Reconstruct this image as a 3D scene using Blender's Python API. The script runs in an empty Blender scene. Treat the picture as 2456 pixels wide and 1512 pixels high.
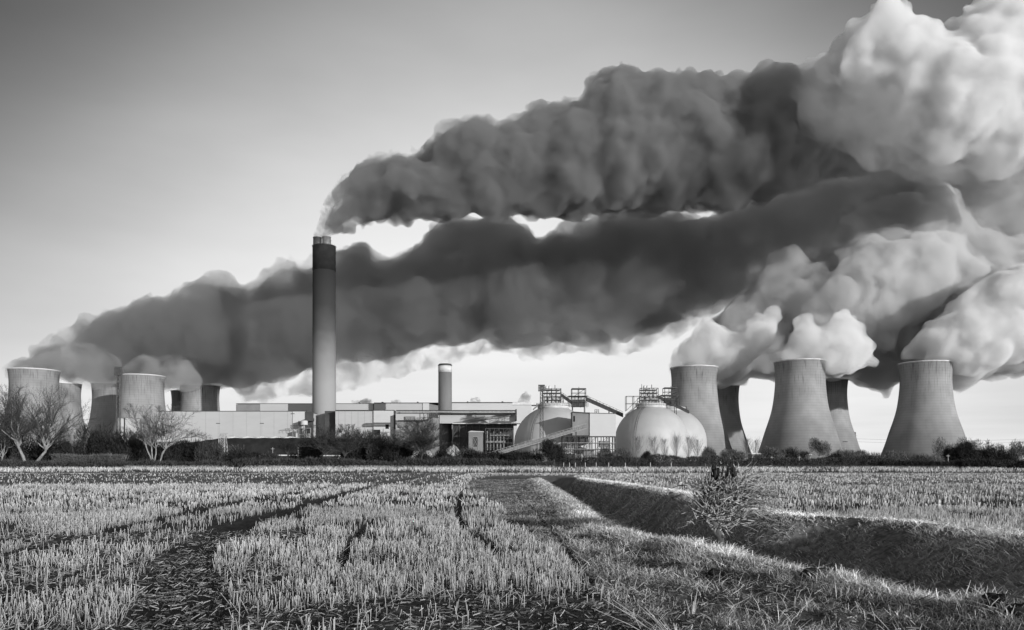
import bpy, bmesh, math, random
import numpy as np
from mathutils import Vector

F, CX, HY, CH = 1900.0, 1228.0, 1105.0, 1.5      # survey constants: focal length, principal column, horizon row, eye height
rnd = random.Random(7)
rng = np.random.default_rng(7)
sc = bpy.context.scene
col = sc.collection

def P(px, py, Y):
    return Vector(((px - CX) / F * Y, Y, CH + (HY - py) / F * Y))
def X(px, Y): return (px - CX) / F * Y
def Z(py, Y): return CH + (HY - py) / F * Y

# ------------------------------------------------------------------ noise / terrain
_perm = rng.random((256, 256))
def vnoise(x, y):
    xi = np.floor(x).astype(int); yi = np.floor(y).astype(int)
    fx = x - xi; fy = y - yi
    fx = fx * fx * (3 - 2 * fx); fy = fy * fy * (3 - 2 * fy)
    a = _perm[xi & 255, yi & 255]; b = _perm[(xi + 1) & 255, yi & 255]
    c = _perm[xi & 255, (yi + 1) & 255]; d = _perm[(xi + 1) & 255, (yi + 1) & 255]
    return (a * (1 - fx) + b * fx) * (1 - fy) + (c * (1 - fx) + d * fx) * fy
def fbm(x, y, o=4):
    s = 0; a = .5
    for i in range(o):
        s = s + a * vnoise(x + 17 * i, y - 9 * i); x = x * 2.03; y = y * 2.03; a *= .5
    return s
LE = np.array([(2, 6.6), (5, 5.1), (6.86, 4.45), (8.37, 4.06), (10.1, 3.6), (12.05, 3.2), (14.5, 2.3), (18.3, 1.95), (29, 2.15), (55, 2.1), (80, 2.4)])
RE = np.array([(2, 12.5), (8, 10.3), (13.9, 9.0), (17, 8.8), (18.7, 8.4), (19.7, 6.7), (22, 6.3), (27, 6.7), (39.5, 6.9), (57, 5.3), (80, 4.4)])
def ditch_lr(Y): return np.interp(Y, LE[:, 0], LE[:, 1]), np.interp(Y, RE[:, 0], RE[:, 1])
def sstep(a, b, x):
    t = np.clip((x - a) / (b - a), 0, 1); return t * t * (3 - 2 * t)
def ground(x, y):
    x = np.asarray(x, float); y = np.asarray(y, float)
    L, R = ditch_lr(y)
    wob = (fbm(x * .6, y * .6, 3) - .5)
    t = np.clip((x - L - wob * .25) / (R - L), 0, 1)
    fade = sstep(74, 56, y)
    prof = np.clip(np.minimum(sstep(0, .33, t), sstep(1, .60, t)), 0, 1)
    z = -1.35 * prof * fade
    crest = .13 * np.exp(-((x - (L - .25)) / .55) ** 2) + .12 * np.exp(-((x - (R + .35)) / .6) ** 2)
    z = z + crest * fade
    near = sstep(160, 40, y)
    z = z + (fbm(x * 1.7, y * 1.7, 4) - .47) * .13 * near
    verge = np.exp(-((x - (L - 1.1)) / 1.1) ** 2) * near
    z = z + verge * (fbm(x * 2.6 + 40, y * 2.6, 3) - .42) * .22
    z = z - .05 * track(x, y) * near
    inn = prof * fade * near
    z = z + inn * (fbm(x * 1.1 + 11, y * 1.1, 3) - .45) * .55 + inn * (fbm(x * 4, y * 4, 3) - .45) * .16
    z = z - .55 * np.exp(-(((x - 5.2) / .8) ** 2 + ((y - 17.6) / 1.3) ** 2))
    # lumps of turned soil down by the right corner
    z = z + .16 * np.exp(-(((x - 4.35) / .35) ** 2 + ((y - 6.9) / .6) ** 2)) * (fbm(x * 9, y * 9, 3) + .2)
    return z
TR = [np.array([(2, -2.2), (5, -2.6), (7.2, -3.05), (8.26, -3.4), (10, -4.15), (12.7, -5.2), (18.4, -6.15), (38, -7.6), (70, -8.6), (95, -9)]),
      np.array([(2, -6.5), (11.9, -7.75), (17.3, -8.45), (28.5, -9.5), (60, -10.6), (95, -11)])]
TR += [np.array([(11.5, .15), (12, -.1), (17, -1.0), (22, -1.5), (34, -2.2), (40, -2.4)]), np.array([(10.5, -2.2), (11, -2.3), (14.6, -3.0), (20, -3.4), (21, -3.4)]), np.array([(9.5, 1.0), (13, .9), (22, .7), (34, .2), (35, .2)])]
TW = [.45, .38, .10, .08, .08]
def track(x, y):
    m = 0
    for T, w in zip(TR, TW):
        c = np.interp(y, T[:, 0], T[:, 1]) + (fbm(y * .5, y * 0 + 3, 2) - .5) * .16
        ww = w * np.interp(y, [4, 12, 30], [1.25, 1, .8])
        on = (y > T[0, 0]) & (y < T[-1, 0] + .01) if w < .4 else 1
        m = np.maximum(m, sstep(ww * 1.15, ww * .75, np.abs(x - c)) * on)
    return m

VO0 = ([4, 7, 9.7, 14.6, 20, 30, 44, 60, 80], [3.2, 2.9, 2.5, 1.8, 2.0, 2.9, 4.3, 5.0, 4.0])
# ------------------------------------------------------------------ node materials
def grey(v): return (v, v, v, 1)
MATS = {}
def surf(name, v, var=.3, scale=1.0, rough=.85, stretch=(1, 1, 1), bump=0, coord='Object', hi=None, metal=0, attr=None, fine=None):
    m = bpy.data.materials.new(name); m.use_nodes = True
    nt = m.node_tree; b = nt.nodes['Principled BSDF']; b.inputs['Roughness'].default_value = rough
    b.inputs['Metallic'].default_value = metal; b.inputs['Specular IOR Level'].default_value = .25
    tc = nt.nodes.new('ShaderNodeTexCoord'); mp = nt.nodes.new('ShaderNodeMapping'); mp.inputs['Scale'].default_value = stretch
    nt.links.new(tc.outputs[coord], mp.inputs[0])
    n = nt.nodes.new('ShaderNodeTexNoise'); n.inputs['Scale'].default_value = scale; n.inputs['Detail'].default_value = 6; n.inputs['Roughness'].default_value = .62
    nt.links.new(mp.outputs[0], n.inputs['Vector'])
    r = nt.nodes.new('ShaderNodeValToRGB'); e = r.color_ramp.elements
    e[0].position = .32; e[1].position = .68
    e[0].color = grey(v * (1 - var)); e[1].color = grey(min(.9, v * (1 + var)))
    nt.links.new(n.outputs[0], r.inputs[0])
    out = r.outputs[0]
    def mul(a, bb):
        x = nt.nodes.new('ShaderNodeMix'); x.data_type = 'RGBA'; x.blend_type = 'MULTIPLY'; x.inputs[0].default_value = 1
        nt.links.new(a, x.inputs[6]); nt.links.new(bb, x.inputs[7]); return x.outputs[2]
    if fine:
        n2 = nt.nodes.new('ShaderNodeTexNoise'); n2.inputs['Scale'].default_value = fine; n2.inputs['Detail'].default_value = 4
        nt.links.new(tc.outputs[coord], n2.inputs['Vector'])
        r2 = nt.nodes.new('ShaderNodeValToRGB'); r2.color_ramp.elements[0].position = .35; r2.color_ramp.elements[1].position = .65
        r2.color_ramp.elements[0].color = grey(.45); r2.color_ramp.elements[1].color = grey(1.25)
        nt.links.new(n2.outputs[0], r2.inputs[0]); out = mul(out, r2.outputs[0])
    if attr:
        at = nt.nodes.new('ShaderNodeAttribute'); at.attribute_name = attr; out = mul(out, at.outputs['Color'])
    nt.links.new(out, b.inputs['Base Color'])
    if bump:
        bp = nt.nodes.new('ShaderNodeBump'); bp.inputs['Strength'].default_value = bump; nt.links.new(n.outputs[0], bp.inputs['Height']); nt.links.new(bp.outputs[0], b.inputs['Normal'])
    m['out'] = 1
    return m

def straw_mat(name, v, trans=.25):
    """dry stalk: tone varies from stalk to stalk (stored tone attribute) and darkens to the foot"""
    m = bpy.data.materials.new(name); m.use_nodes = True; nt = m.node_tree
    b = nt.nodes['Principled BSDF']; b.inputs['Roughness'].default_value = .55; b.inputs['Specular IOR Level'].default_value = .35
    at = nt.nodes.new('ShaderNodeAttribute'); at.attribute_name = 'tone'
    x = nt.nodes.new('ShaderNodeMix'); x.data_type = 'RGBA'; x.blend_type = 'MULTIPLY'; x.inputs[0].default_value = 1
    x.inputs[6].default_value = grey(v); nt.links.new(at.outputs['Color'], x.inputs[7]); nt.links.new(x.outputs[2], b.inputs['Base Color'])
    return m

def tower_mat():
    m = bpy.data.materials.new('weathered_concrete'); m.use_nodes = True; nt = m.node_tree; b = nt.nodes['Principled BSDF']
    b.inputs['Roughness'].default_value = .9; b.inputs['Specular IOR Level'].default_value = .1
    tc = nt.nodes.new('ShaderNodeTexCoord'); sp = nt.nodes.new('ShaderNodeSeparateXYZ'); nt.links.new(tc.outputs['Object'], sp.inputs[0])
    # angle around the shell -> vertical streaks
    at = nt.nodes.new('ShaderNodeMath'); at.operation = 'ARCTAN2'; nt.links.new(sp.outputs[0], at.inputs[0]); nt.links.new(sp.outputs[1], at.inputs[1])
    oi = nt.nodes.new('ShaderNodeObjectInfo')
    cb = nt.nodes.new('ShaderNodeCombineXYZ')
    ma = nt.nodes.new('ShaderNodeMath'); ma.operation = 'MULTIPLY_ADD'; ma.inputs[1].default_value = 26; nt.links.new(at.outputs[0], ma.inputs[0])
    mo = nt.nodes.new('ShaderNodeMath'); mo.operation = 'MULTIPLY'; mo.inputs[1].default_value = 90; nt.links.new(oi.outputs['Random'], mo.inputs[0]); nt.links.new(mo.outputs[0], ma.inputs[2])
    mz = nt.nodes.new('ShaderNodeMath'); mz.operation = 'MULTIPLY'; mz.inputs[1].default_value = .06; nt.links.new(sp.outputs[2], mz.inputs[0])
    nt.links.new(ma.outputs[0], cb.inputs[0]); nt.links.new(mz.outputs[0], cb.inputs[1]); nt.links.new(mo.outputs[0], cb.inputs[2])
    n = nt.nodes.new('ShaderNodeTexNoise'); n.inputs['Scale'].default_value = 1; n.inputs['Detail'].default_value = 5; nt.links.new(cb.outputs[0], n.inputs['Vector'])
    # streaks strongest near the lip
    mr = nt.nodes.new('ShaderNodeMapRange'); mr.inputs[1].default_value = 60; mr.inputs[2].default_value = 112; mr.inputs[3].default_value = .1; mr.inputs[4].default_value = 1; nt.links.new(sp.outputs[2], mr.inputs[0])
    r = nt.nodes.new('ShaderNodeValToRGB'); r.color_ramp.elements[0].position = .30; r.color_ramp.elements[1].position = .46
    r.color_ramp.elements[0].color = grey(.42); r.color_ramp.elements[1].color = grey(1)
    nt.links.new(n.outputs[0], r.inputs[0])
    mx = nt.nodes.new('ShaderNodeMix'); mx.data_type = 'RGBA'; mx.inputs[6].default_value = grey(1); nt.links.new(mr.outputs[0], mx.inputs[0]); nt.links.new(r.outputs[0], mx.inputs[7])
    # construction lifts: thin horizontal rings
    wv = nt.nodes.new('ShaderNodeMath'); wv.operation = 'FRACT'; md = nt.nodes.new('ShaderNodeMath'); md.operation = 'DIVIDE'; md.inputs[1].default_value = 3.1
    nt.links.new(sp.outputs[2], md.inputs[0]); nt.links.new(md.outputs[0], wv.inputs[0])
    r2 = nt.nodes.new('ShaderNodeValToRGB'); r2.color_ramp.elements[0].position = 0; r2.color_ramp.elements[1].position = .35
    r2.color_ramp.elements[0].color = grey(.88); r2.color_ramp.elements[1].color = grey(1); nt.links.new(wv.outputs[0], r2.inputs[0])
    n3 = nt.nodes.new('ShaderNodeTexNoise'); n3.inputs['Scale'].default_value = .05; n3.inputs['Detail'].default_value = 8; nt.links.new(tc.outputs['Object'], n3.inputs['Vector'])
    r3 = nt.nodes.new('ShaderNodeValToRGB'); r3.color_ramp.elements[0].position = .3; r3.color_ramp.elements[1].position = .7
    r3.color_ramp.elements[0].color = grey(.23); r3.color_ramp.elements[1].color = grey(.33); nt.links.new(n3.outputs[0], r3.inputs[0])
    # darker foot and pale mid band
    r4 = nt.nodes.new('ShaderNodeValToRGB'); r4.color_ramp.elements[0].position = 0; r4.color_ramp.elements[0].color = grey(.62)
    r4.color_ramp.elements[1].position = 1; r4.color_ramp.elements[1].color = grey(.75)
    for ps, vv in ((.25, .8), (.45, 1.0), (.80, .95)): e = r4.color_ramp.elements.new(ps); e.color = grey(vv)
    mq = nt.nodes.new('ShaderNodeMath'); mq.operation = 'DIVIDE'; mq.inputs[1].default_value = 115; nt.links.new(sp.outputs[2], mq.inputs[0]); nt.links.new(mq.outputs[0], r4.inputs[0])
    def mul(a, c):
        x = nt.nodes.new('ShaderNodeMix'); x.data_type = 'RGBA'; x.blend_type = 'MULTIPLY'; x.inputs[0].default_value = 1
        nt.links.new(a, x.inputs[6]); nt.links.new(c, x.inputs[7]); return x.outputs[2]
    o = mul(mul(mul(r3.outputs[0], mx.outputs[2]), r2.outputs[0]), r4.outputs[0])
    nt.links.new(o, b.inputs['Base Color']); return m

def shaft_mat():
    """tall stack: plume shadow graded into the colour at the head, plain concrete at the foot"""
    m = bpy.data.materials.new('shadow_graded_concrete'); m.use_nodes = True; nt = m.node_tree; b = nt.nodes['Principled BSDF']; b.inputs['Roughness'].default_value = .85
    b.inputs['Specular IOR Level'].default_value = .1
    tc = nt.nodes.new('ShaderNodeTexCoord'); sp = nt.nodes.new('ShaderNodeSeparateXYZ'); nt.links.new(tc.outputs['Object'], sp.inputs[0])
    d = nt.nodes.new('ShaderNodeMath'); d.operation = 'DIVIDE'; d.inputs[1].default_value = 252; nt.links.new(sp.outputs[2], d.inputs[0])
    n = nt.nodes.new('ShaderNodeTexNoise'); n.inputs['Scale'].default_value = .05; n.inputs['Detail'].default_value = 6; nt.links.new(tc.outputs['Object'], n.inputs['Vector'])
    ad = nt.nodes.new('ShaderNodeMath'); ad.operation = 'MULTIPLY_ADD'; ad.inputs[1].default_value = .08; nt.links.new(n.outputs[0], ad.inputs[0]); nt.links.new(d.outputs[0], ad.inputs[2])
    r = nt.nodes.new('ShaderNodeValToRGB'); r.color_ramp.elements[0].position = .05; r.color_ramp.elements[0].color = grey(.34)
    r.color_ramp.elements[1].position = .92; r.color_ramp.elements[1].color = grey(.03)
    for ps, vv in ((.40, .29), (.53, .20), (.64, .085), (.76, .042)): e = r.color_ramp.elements.new(ps); e.color = grey(vv)  # tone falls toward the head in place of the plume's shadow
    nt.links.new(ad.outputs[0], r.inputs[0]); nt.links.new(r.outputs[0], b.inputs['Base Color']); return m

def fog(name, dens, alb, g=0.0, size=0, lo=.38, hi=.60, floor=.0, detail=4, fade=None):
    """smoke: scattering volume; with size given its density breaks up into billows and rags of about that many metres"""
    m = bpy.data.materials.new(name); m.use_nodes = True; n = m.node_tree; n.nodes.clear()
    o = n.nodes.new('ShaderNodeOutputMaterial'); a = n.nodes.new('ShaderNodeVolumePrincipled')
    a.inputs['Color'].default_value = grey(alb); a.inputs['Density'].default_value = dens; a.inputs['Anisotropy'].default_value = g
    if size:
        tc = n.nodes.new('ShaderNodeTexCoord'); t = n.nodes.new('ShaderNodeTexNoise'); t.inputs['Scale'].default_value = 1 / size; t.inputs['Detail'].default_value = detail
        t.inputs['Roughness'].default_value = .6; t.inputs['Distortion'].default_value = .4
        n.links.new(tc.outputs['Object'], t.inputs['Vector']); r = n.nodes.new('ShaderNodeMapRange'); r.interpolation_type = 'SMOOTHSTEP'
        r.inputs[1].default_value = lo; r.inputs[2].default_value = hi; r.inputs[3].default_value = floor * dens; r.inputs[4].default_value = dens
        n.links.new(t.outputs[0], r.inputs[0]); n.links.new(r.outputs[0], a.inputs['Density'])
    if fade:        # colour shifts along the wind from smoke darkened for its self-shadow to pale steam: (x0, x1, albedo at x1)
        t2 = n.nodes.new('ShaderNodeTexCoord'); sx = n.nodes.new('ShaderNodeSeparateXYZ'); n.links.new(t2.outputs['Object'], sx.inputs[0])
        r2 = n.nodes.new('ShaderNodeMapRange'); r2.interpolation_type = 'SMOOTHSTEP'; r2.inputs[1].default_value = fade[0]; r2.inputs[2].default_value = fade[1]; r2.inputs[3].default_value = alb; r2.inputs[4].default_value = fade[2]
        n.links.new(sx.outputs[0], r2.inputs[0]); n.links.new(r2.outputs[0], a.inputs['Color'])
    n.links.new(a.outputs[0], o.inputs['Volume']); return m

M = dict(
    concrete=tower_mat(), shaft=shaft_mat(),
    soot=surf('soot_black_paint', .018, .4, .1), flue=surf('flue_steel', .06, .3, .3, .5), flue_lit=surf('sunlit_flue_steel', .17, .3, .3, .5),  # flue_lit: same flue steel, paler tone painted for the sunlit flue
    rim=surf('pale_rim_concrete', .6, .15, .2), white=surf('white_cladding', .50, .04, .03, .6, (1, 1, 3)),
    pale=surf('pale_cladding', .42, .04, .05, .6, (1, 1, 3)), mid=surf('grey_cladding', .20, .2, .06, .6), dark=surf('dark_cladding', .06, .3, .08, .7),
    domew=surf('white_dome_skin', .44, .10, .03, .5), steel=surf('galvanised_steel', .075, .3, .4, .5, metal=.2), steelp=surf('pale_steel', .34, .25, .4, .5),
    coal=surf('coal_heap', .022, .5, .15), black=surf('black_opening', .012, .2, 1), glass=surf('dark_window', .03, .2, .5, .2),
    grime=surf('stack_concrete', .17, .25, .05, .8, (1, 1, .15)), stackband=surf('pale_stack_band', .55, .15, .3),
    bark=surf('bare_bark', .24, .35, 1.2, .9), barkd=surf('dark_bark', .07, .4, 1.2, .9), twig=surf('winter_twigs', .062, .3, .6, .9), thicketm=surf('grey_hedge_twigs', .055, .5, .5, .95), twigp=surf('pale_winter_twigs', .16, .3, .6, .9),
    thicket=surf('thicket_twigs', .026, .5, .5, .95), thicketp=surf('pale_thicket_twigs', .11, .4, .5, .95),
    shoot2=surf('pollard_twigs', .24, .6, 5, .7), shoot=surf('pollard_shoots', .42, .35, 6, .7), pbark=surf('pollard_bark', .10, .6, 7, .9, (1, 1, .3), bump=.6), deadwood=surf('dead_dark_wood', .018, .5, 5, .9),
    path=surf('pale_track_gravel', .55, .2, .4), post=surf('weathered_post', .35, .3, 2),
    clod=surf('turned_clay', .02, .5, 14, .9, bump=.5), lamp=surf('lamp_housing', .07, .3, 1, .5),
    straw=straw_mat('straw', .62), grass=straw_mat('winter_grass', .42), dgrass=straw_mat('shaded_bank_grass', .80), vgrass=straw_mat('verge_grass_blades', .80),
    litter2=surf('hanging_dry_grass', .26, .5, 5), litter=straw_mat('loose_straw', .40),
)

# ------------------------------------------------------------------ object helpers
class MB:
    def __init__(s): s.v = []; s.f = []
    def add(s, vs, fs):
        k = len(s.v); s.v += [tuple(v) for v in vs]; s.f += [tuple(i + k for i in f) for f in fs]; return s
    def box(s, x0, x1, y0, y1, z0, z1):
        vs = [(x, y, z) for z in (z0, z1) for y in (y0, y1) for x in (x0, x1)]
        return s.add(vs, [(0, 2, 3, 1), (4, 5, 7, 6), (0, 1, 5, 4), (2, 6, 7, 3), (0, 4, 6, 2), (1, 3, 7, 5)])
    def prism(s, pts, y0, y1):          # outline in x,z pushed along y
        n = len(pts); vs = [(p[0], y0, p[1]) for p in pts] + [(p[0], y1, p[1]) for p in pts]
        return s.add(vs, [tuple(range(n)), tuple(range(2 * n - 1, n - 1, -1))] + [(i, (i + n), (i + 1) % n + n, (i + 1) % n) for i in range(n)])
    def beam(s, a, b, r, r2=None, k=4):
        a = Vector(a); b = Vector(b); d = b - a
        if d.length < 1e-6: return s
        r2 = r if r2 is None else r2
        d.normalize(); u = d.orthogonal().normalized() if abs(d.z) > .99 else d.cross(Vector((0, 0, 1))).normalized(); w = d.cross(u)
        vs = []
        for c, rr in ((a, r), (b, r2)):
            for i in range(k):
                t = 2 * math.pi * (i + .5) / k; q = 1.41 if k == 4 else 1
                vs.append(c + (u * math.cos(t) + w * math.sin(t)) * rr * q * (.71 if k == 4 else 1))
        return s.add(vs, [(i, (i + 1) % k, (i + 1) % k + k, i + k) for i in range(k)] + [tuple(range(k - 1, -1, -1)), tuple(range(k, 2 * k))])
    def lathe(s, prof, n=48, c=(0, 0, 0), cap=True):
        vs = []; fs = []
        for r, z in prof:
            for i in range(n):
                t = 2 * math.pi * i / n; vs.append((c[0] + r * math.cos(t), c[1] + r * math.sin(t), c[2] + z))
        for j in range(len(prof) - 1):
            for i in range(n): fs.append((j * n + i, j * n + (i + 1) % n, (j + 1) * n + (i + 1) % n, (j + 1) * n + i))
        if cap: fs.append(tuple(range(n - 1, -1, -1))); fs.append(tuple(range((len(prof) - 1) * n, len(prof) * n)))
        return s.add(vs, fs)
    def frame(s, x0, x1, y0, y1, z0, z1, nx, nz, r=.25, brace=True):    # open steelwork: posts, floors, some bracing
        xs = [x0 + (x1 - x0) * i / nx for i in range(nx + 1)]; zs = [z0 + (z1 - z0) * i / nz for i in range(nz + 1)]
        for y in (y0, y1):
            for x in xs: s.beam((x, y, z0), (x, y, z1), r)
            for z in zs[1:]: s.beam((x0, y, z), (x1, y, z), r * .9)
            if brace:
                for i in range(nx):
                    for j in range(nz):
                        if (i + j) % 2 == 0: s.beam((xs[i], y, zs[j]), (xs[i + 1], y, zs[j + 1]), r * .55)
        for x in xs:
            for z in zs[1:]: s.beam((x, y0, z), (x, y1, z), r * .8)
        return s
    def build(s, name, mat, parent=None, smooth=False, loc=None):
        me = bpy.data.meshes.new(name)
        vs = s.v
        if parent is not None:
            o0 = parent.location + (parent.parent.location if parent.parent else Vector()); vs = [(v[0] - o0[0], v[1] - o0[1], v[2] - o0[2]) for v in vs] if loc is None else vs
        me.from_pydata([tuple(v) for v in vs], [], s.f); me.materials.append(mat)
        if smooth: me.polygons.foreach_set('use_smooth', [True] * len(me.polygons))
        me.update()
        o = bpy.data.objects.new(name, me); col.objects.link(o)
        if parent is not None: o.parent = parent
        return o
def tag(o, label=None, cat=None, group=None, kind=None):
    if label: o['label'] = label
    if cat: o['category'] = cat
    if group: o['group'] = group
    if kind: o['kind'] = kind
    return o
def empty(name, loc, label, cat, group=None):
    o = bpy.data.objects.new(name, None); col.objects.link(o); o.location = loc; o.empty_display_size = 1
    return tag(o, label, cat, group)
def kids(o): return [c for c in bpy.data.objects if c.parent == o]
def dup(root, loc, label, rz=0, sc_=1, group=None):
    r = root.copy(); col.objects.link(r); r.location = loc; r.rotation_euler.z = rz
    r.scale = (sc_, sc_, sc_) if not isinstance(sc_, tuple) else sc_; r['label'] = label
    if group: r['group'] = group
    for ch in kids(root):
        c = ch.copy(); col.objects.link(c); c.parent = r
        for g in kids(ch): d = g.copy(); col.objects.link(d); d.parent = c
    return r
def np_mesh(name, V, Fq, mat, tone=None, smooth=False, parent=None):
    me = bpy.data.meshes.new(name); V = np.ascontiguousarray(V, np.float32).reshape(-1, 3); Fq = np.ascontiguousarray(Fq, np.int32); k = Fq.shape[1]
    me.vertices.add(len(V)); me.vertices.foreach_set('co', V.ravel())
    me.loops.add(Fq.size); me.loops.foreach_set('vertex_index', Fq.ravel())
    me.polygons.add(len(Fq)); me.polygons.foreach_set('loop_start', np.arange(0, Fq.size, k, dtype=np.int32)); me.polygons.foreach_set('loop_total', np.full(len(Fq), k, np.int32))
    if smooth: me.polygons.foreach_set('use_smooth', np.ones(len(Fq), bool))
    me.update(calc_edges=True); me.validate()
    if tone is not None:
        a = me.color_attributes.new('tone', 'FLOAT_COLOR', 'POINT'); c = np.ones((len(V), 4), np.float32); c[:, :3] = np.asarray(tone, np.float32)[:, None]
        a.data.foreach_set('color', c.ravel())
    me.materials.append(mat); o = bpy.data.objects.new(name, me); col.objects.link(o)
    if parent: o.parent = parent
    return o

# ------------------------------------------------------------------ camera, world, sun
cam = bpy.data.cameras.new('camera'); co = bpy.data.objects.new('camera', cam); col.objects.link(co); sc.camera = co
cam.lens = 36 * F / 2456; cam.shift_y = 349 / 2456; co.location = (0, 0, CH); co.rotation_euler = (math.pi / 2, 0, 0); cam.clip_end = 30000; cam.clip_start = .1
AZ, EL = math.radians(42), math.radians(10.5)
sd = Vector((math.sin(AZ) * math.cos(EL), -math.cos(AZ) * math.cos(EL), math.sin(EL)))
L = bpy.data.lights.new('sun', 'SUN'); L.energy = 4.2; L.angle = math.radians(.5); lo = bpy.data.objects.new('sun', L); col.objects.link(lo)
lo.rotation_euler = sd.to_track_quat('Z', 'Y').to_euler(); L.color = (1, 1, 1)
w = bpy.data.worlds.new('World'); sc.world = w; w.use_nodes = True; nt = w.node_tree; bg = nt.nodes['Background']
sky = nt.nodes.new('ShaderNodeTexSky'); sky.sky_type = 'NISHITA'; sky.sun_disc = False; sky.sun_elevation = EL; sky.sun_rotation = math.pi - AZ
bw = nt.nodes.new('ShaderNodeRGBToBW'); nt.links.new(sky.outputs[0], bw.inputs[0])
tc = nt.nodes.new('ShaderNodeTexCoord'); sp = nt.nodes.new('ShaderNodeSeparateXYZ'); nt.links.new(tc.outputs['Generated'], sp.inputs[0])
def math_(op, a, b):
    n = nt.nodes.new('ShaderNodeMath'); n.operation = op
    for i, q in enumerate((a, b)):
        if q is None: continue
        if isinstance(q, (int, float)): n.inputs[i].default_value = q
        else: nt.links.new(q, n.inputs[i])
    return n.outputs[0]
x2 = math_('MULTIPLY', sp.outputs[0], sp.outputs[0]); yp = math_('MULTIPLY', math_('MAXIMUM', sp.outputs[1], 0), 1.15)
mp = nt.nodes.new('ShaderNodeMapping'); mp.inputs['Scale'].default_value = (1, 1, 14); nt.links.new(tc.outputs['Generated'], mp.inputs[0])
nz = nt.nodes.new('ShaderNodeTexNoise'); nz.inputs['Scale'].default_value = 2.2; nz.inputs['Detail'].default_value = 5; nt.links.new(mp.outputs[0], nz.inputs['Vector'])
t = math_('ADD', sp.outputs[2], math_('MULTIPLY', x2, yp))
ra = nt.nodes.new('ShaderNodeValToRGB'); ra.color_ramp.interpolation = 'B_SPLINE'
e = ra.color_ramp.elements; e[0].position = 0; e[0].color = grey(.86); e[1].position = 1; e[1].color = grey(.06)
for ps, vv in ((.15, .90), (.27, .90), (.36, .78), (.43, .62), (.50, .44), (.56, .27), (.62, .15), (.69, .06)): q = e.new(ps); q.color = grey(vv)
nt.links.new(t, ra.inputs[0])
rn = nt.nodes.new('ShaderNodeValToRGB'); rn.color_ramp.elements[0].position = .35; rn.color_ramp.elements[1].position = .6; rn.color_ramp.elements[0].color = grey(.82); rn.color_ramp.elements[1].color = grey(1)
nt.links.new(nz.outputs[0], rn.inputs[0])
mlt = nt.nodes.new('ShaderNodeMix'); mlt.data_type = 'RGBA'; mlt.blend_type = 'MULTIPLY'; nt.links.new(ra.outputs[0], mlt.inputs[6]); nt.links.new(rn.outputs[0], mlt.inputs[7])
hz = nt.nodes.new('ShaderNodeMapRange'); hz.inputs[1].default_value = .12; hz.inputs[2].default_value = .03; nt.links.new(sp.outputs[2], hz.inputs[0]); nt.links.new(hz.outputs[0], mlt.inputs[0])
mix = nt.nodes.new('ShaderNodeMix'); mix.data_type = 'RGBA'; mix.inputs[0].default_value = .08
nc = nt.nodes.new('ShaderNodeTexNoise'); nc.inputs['Scale'].default_value = 3.5; nc.inputs['Detail'].default_value = 7; mp2 = nt.nodes.new('ShaderNodeMapping'); mp2.inputs['Scale'].default_value = (1, 1, 3); nt.links.new(tc.outputs['Generated'], mp2.inputs[0]); nt.links.new(mp2.outputs[0], nc.inputs['Vector'])
cm = nt.nodes.new('ShaderNodeMapRange'); cm.inputs[1].default_value = .3; cm.inputs[2].default_value = .7; cm.inputs[3].default_value = .93; cm.inputs[4].default_value = 1.06; nt.links.new(nc.outputs[0], cm.inputs[0])
nt.links.new(mlt.outputs[2], mix.inputs[6]); s10 = math_('MULTIPLY', bw.outputs[0], .10); nt.links.new(s10, mix.inputs[7])
nt.links.new(mix.outputs[2], bg.inputs[0]); nt.links.new(cm.outputs[0], bg.inputs[1])
sc.view_settings.view_transform = 'Standard'; sc.view_settings.look = 'None'; sc.view_settings.exposure = 0
sc.render.engine = 'CYCLES'
sc.cycles.use_denoising = True; sc.cycles.use_adaptive_sampling = True; sc.cycles.adaptive_threshold = .025
sc.cycles.volume_step_rate = .35; sc.cycles.volume_max_steps = 256; sc.cycles.volume_bounces = 4; sc.cycles.max_bounces = 8; sc.cycles.transparent_max_bounces = 16

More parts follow.
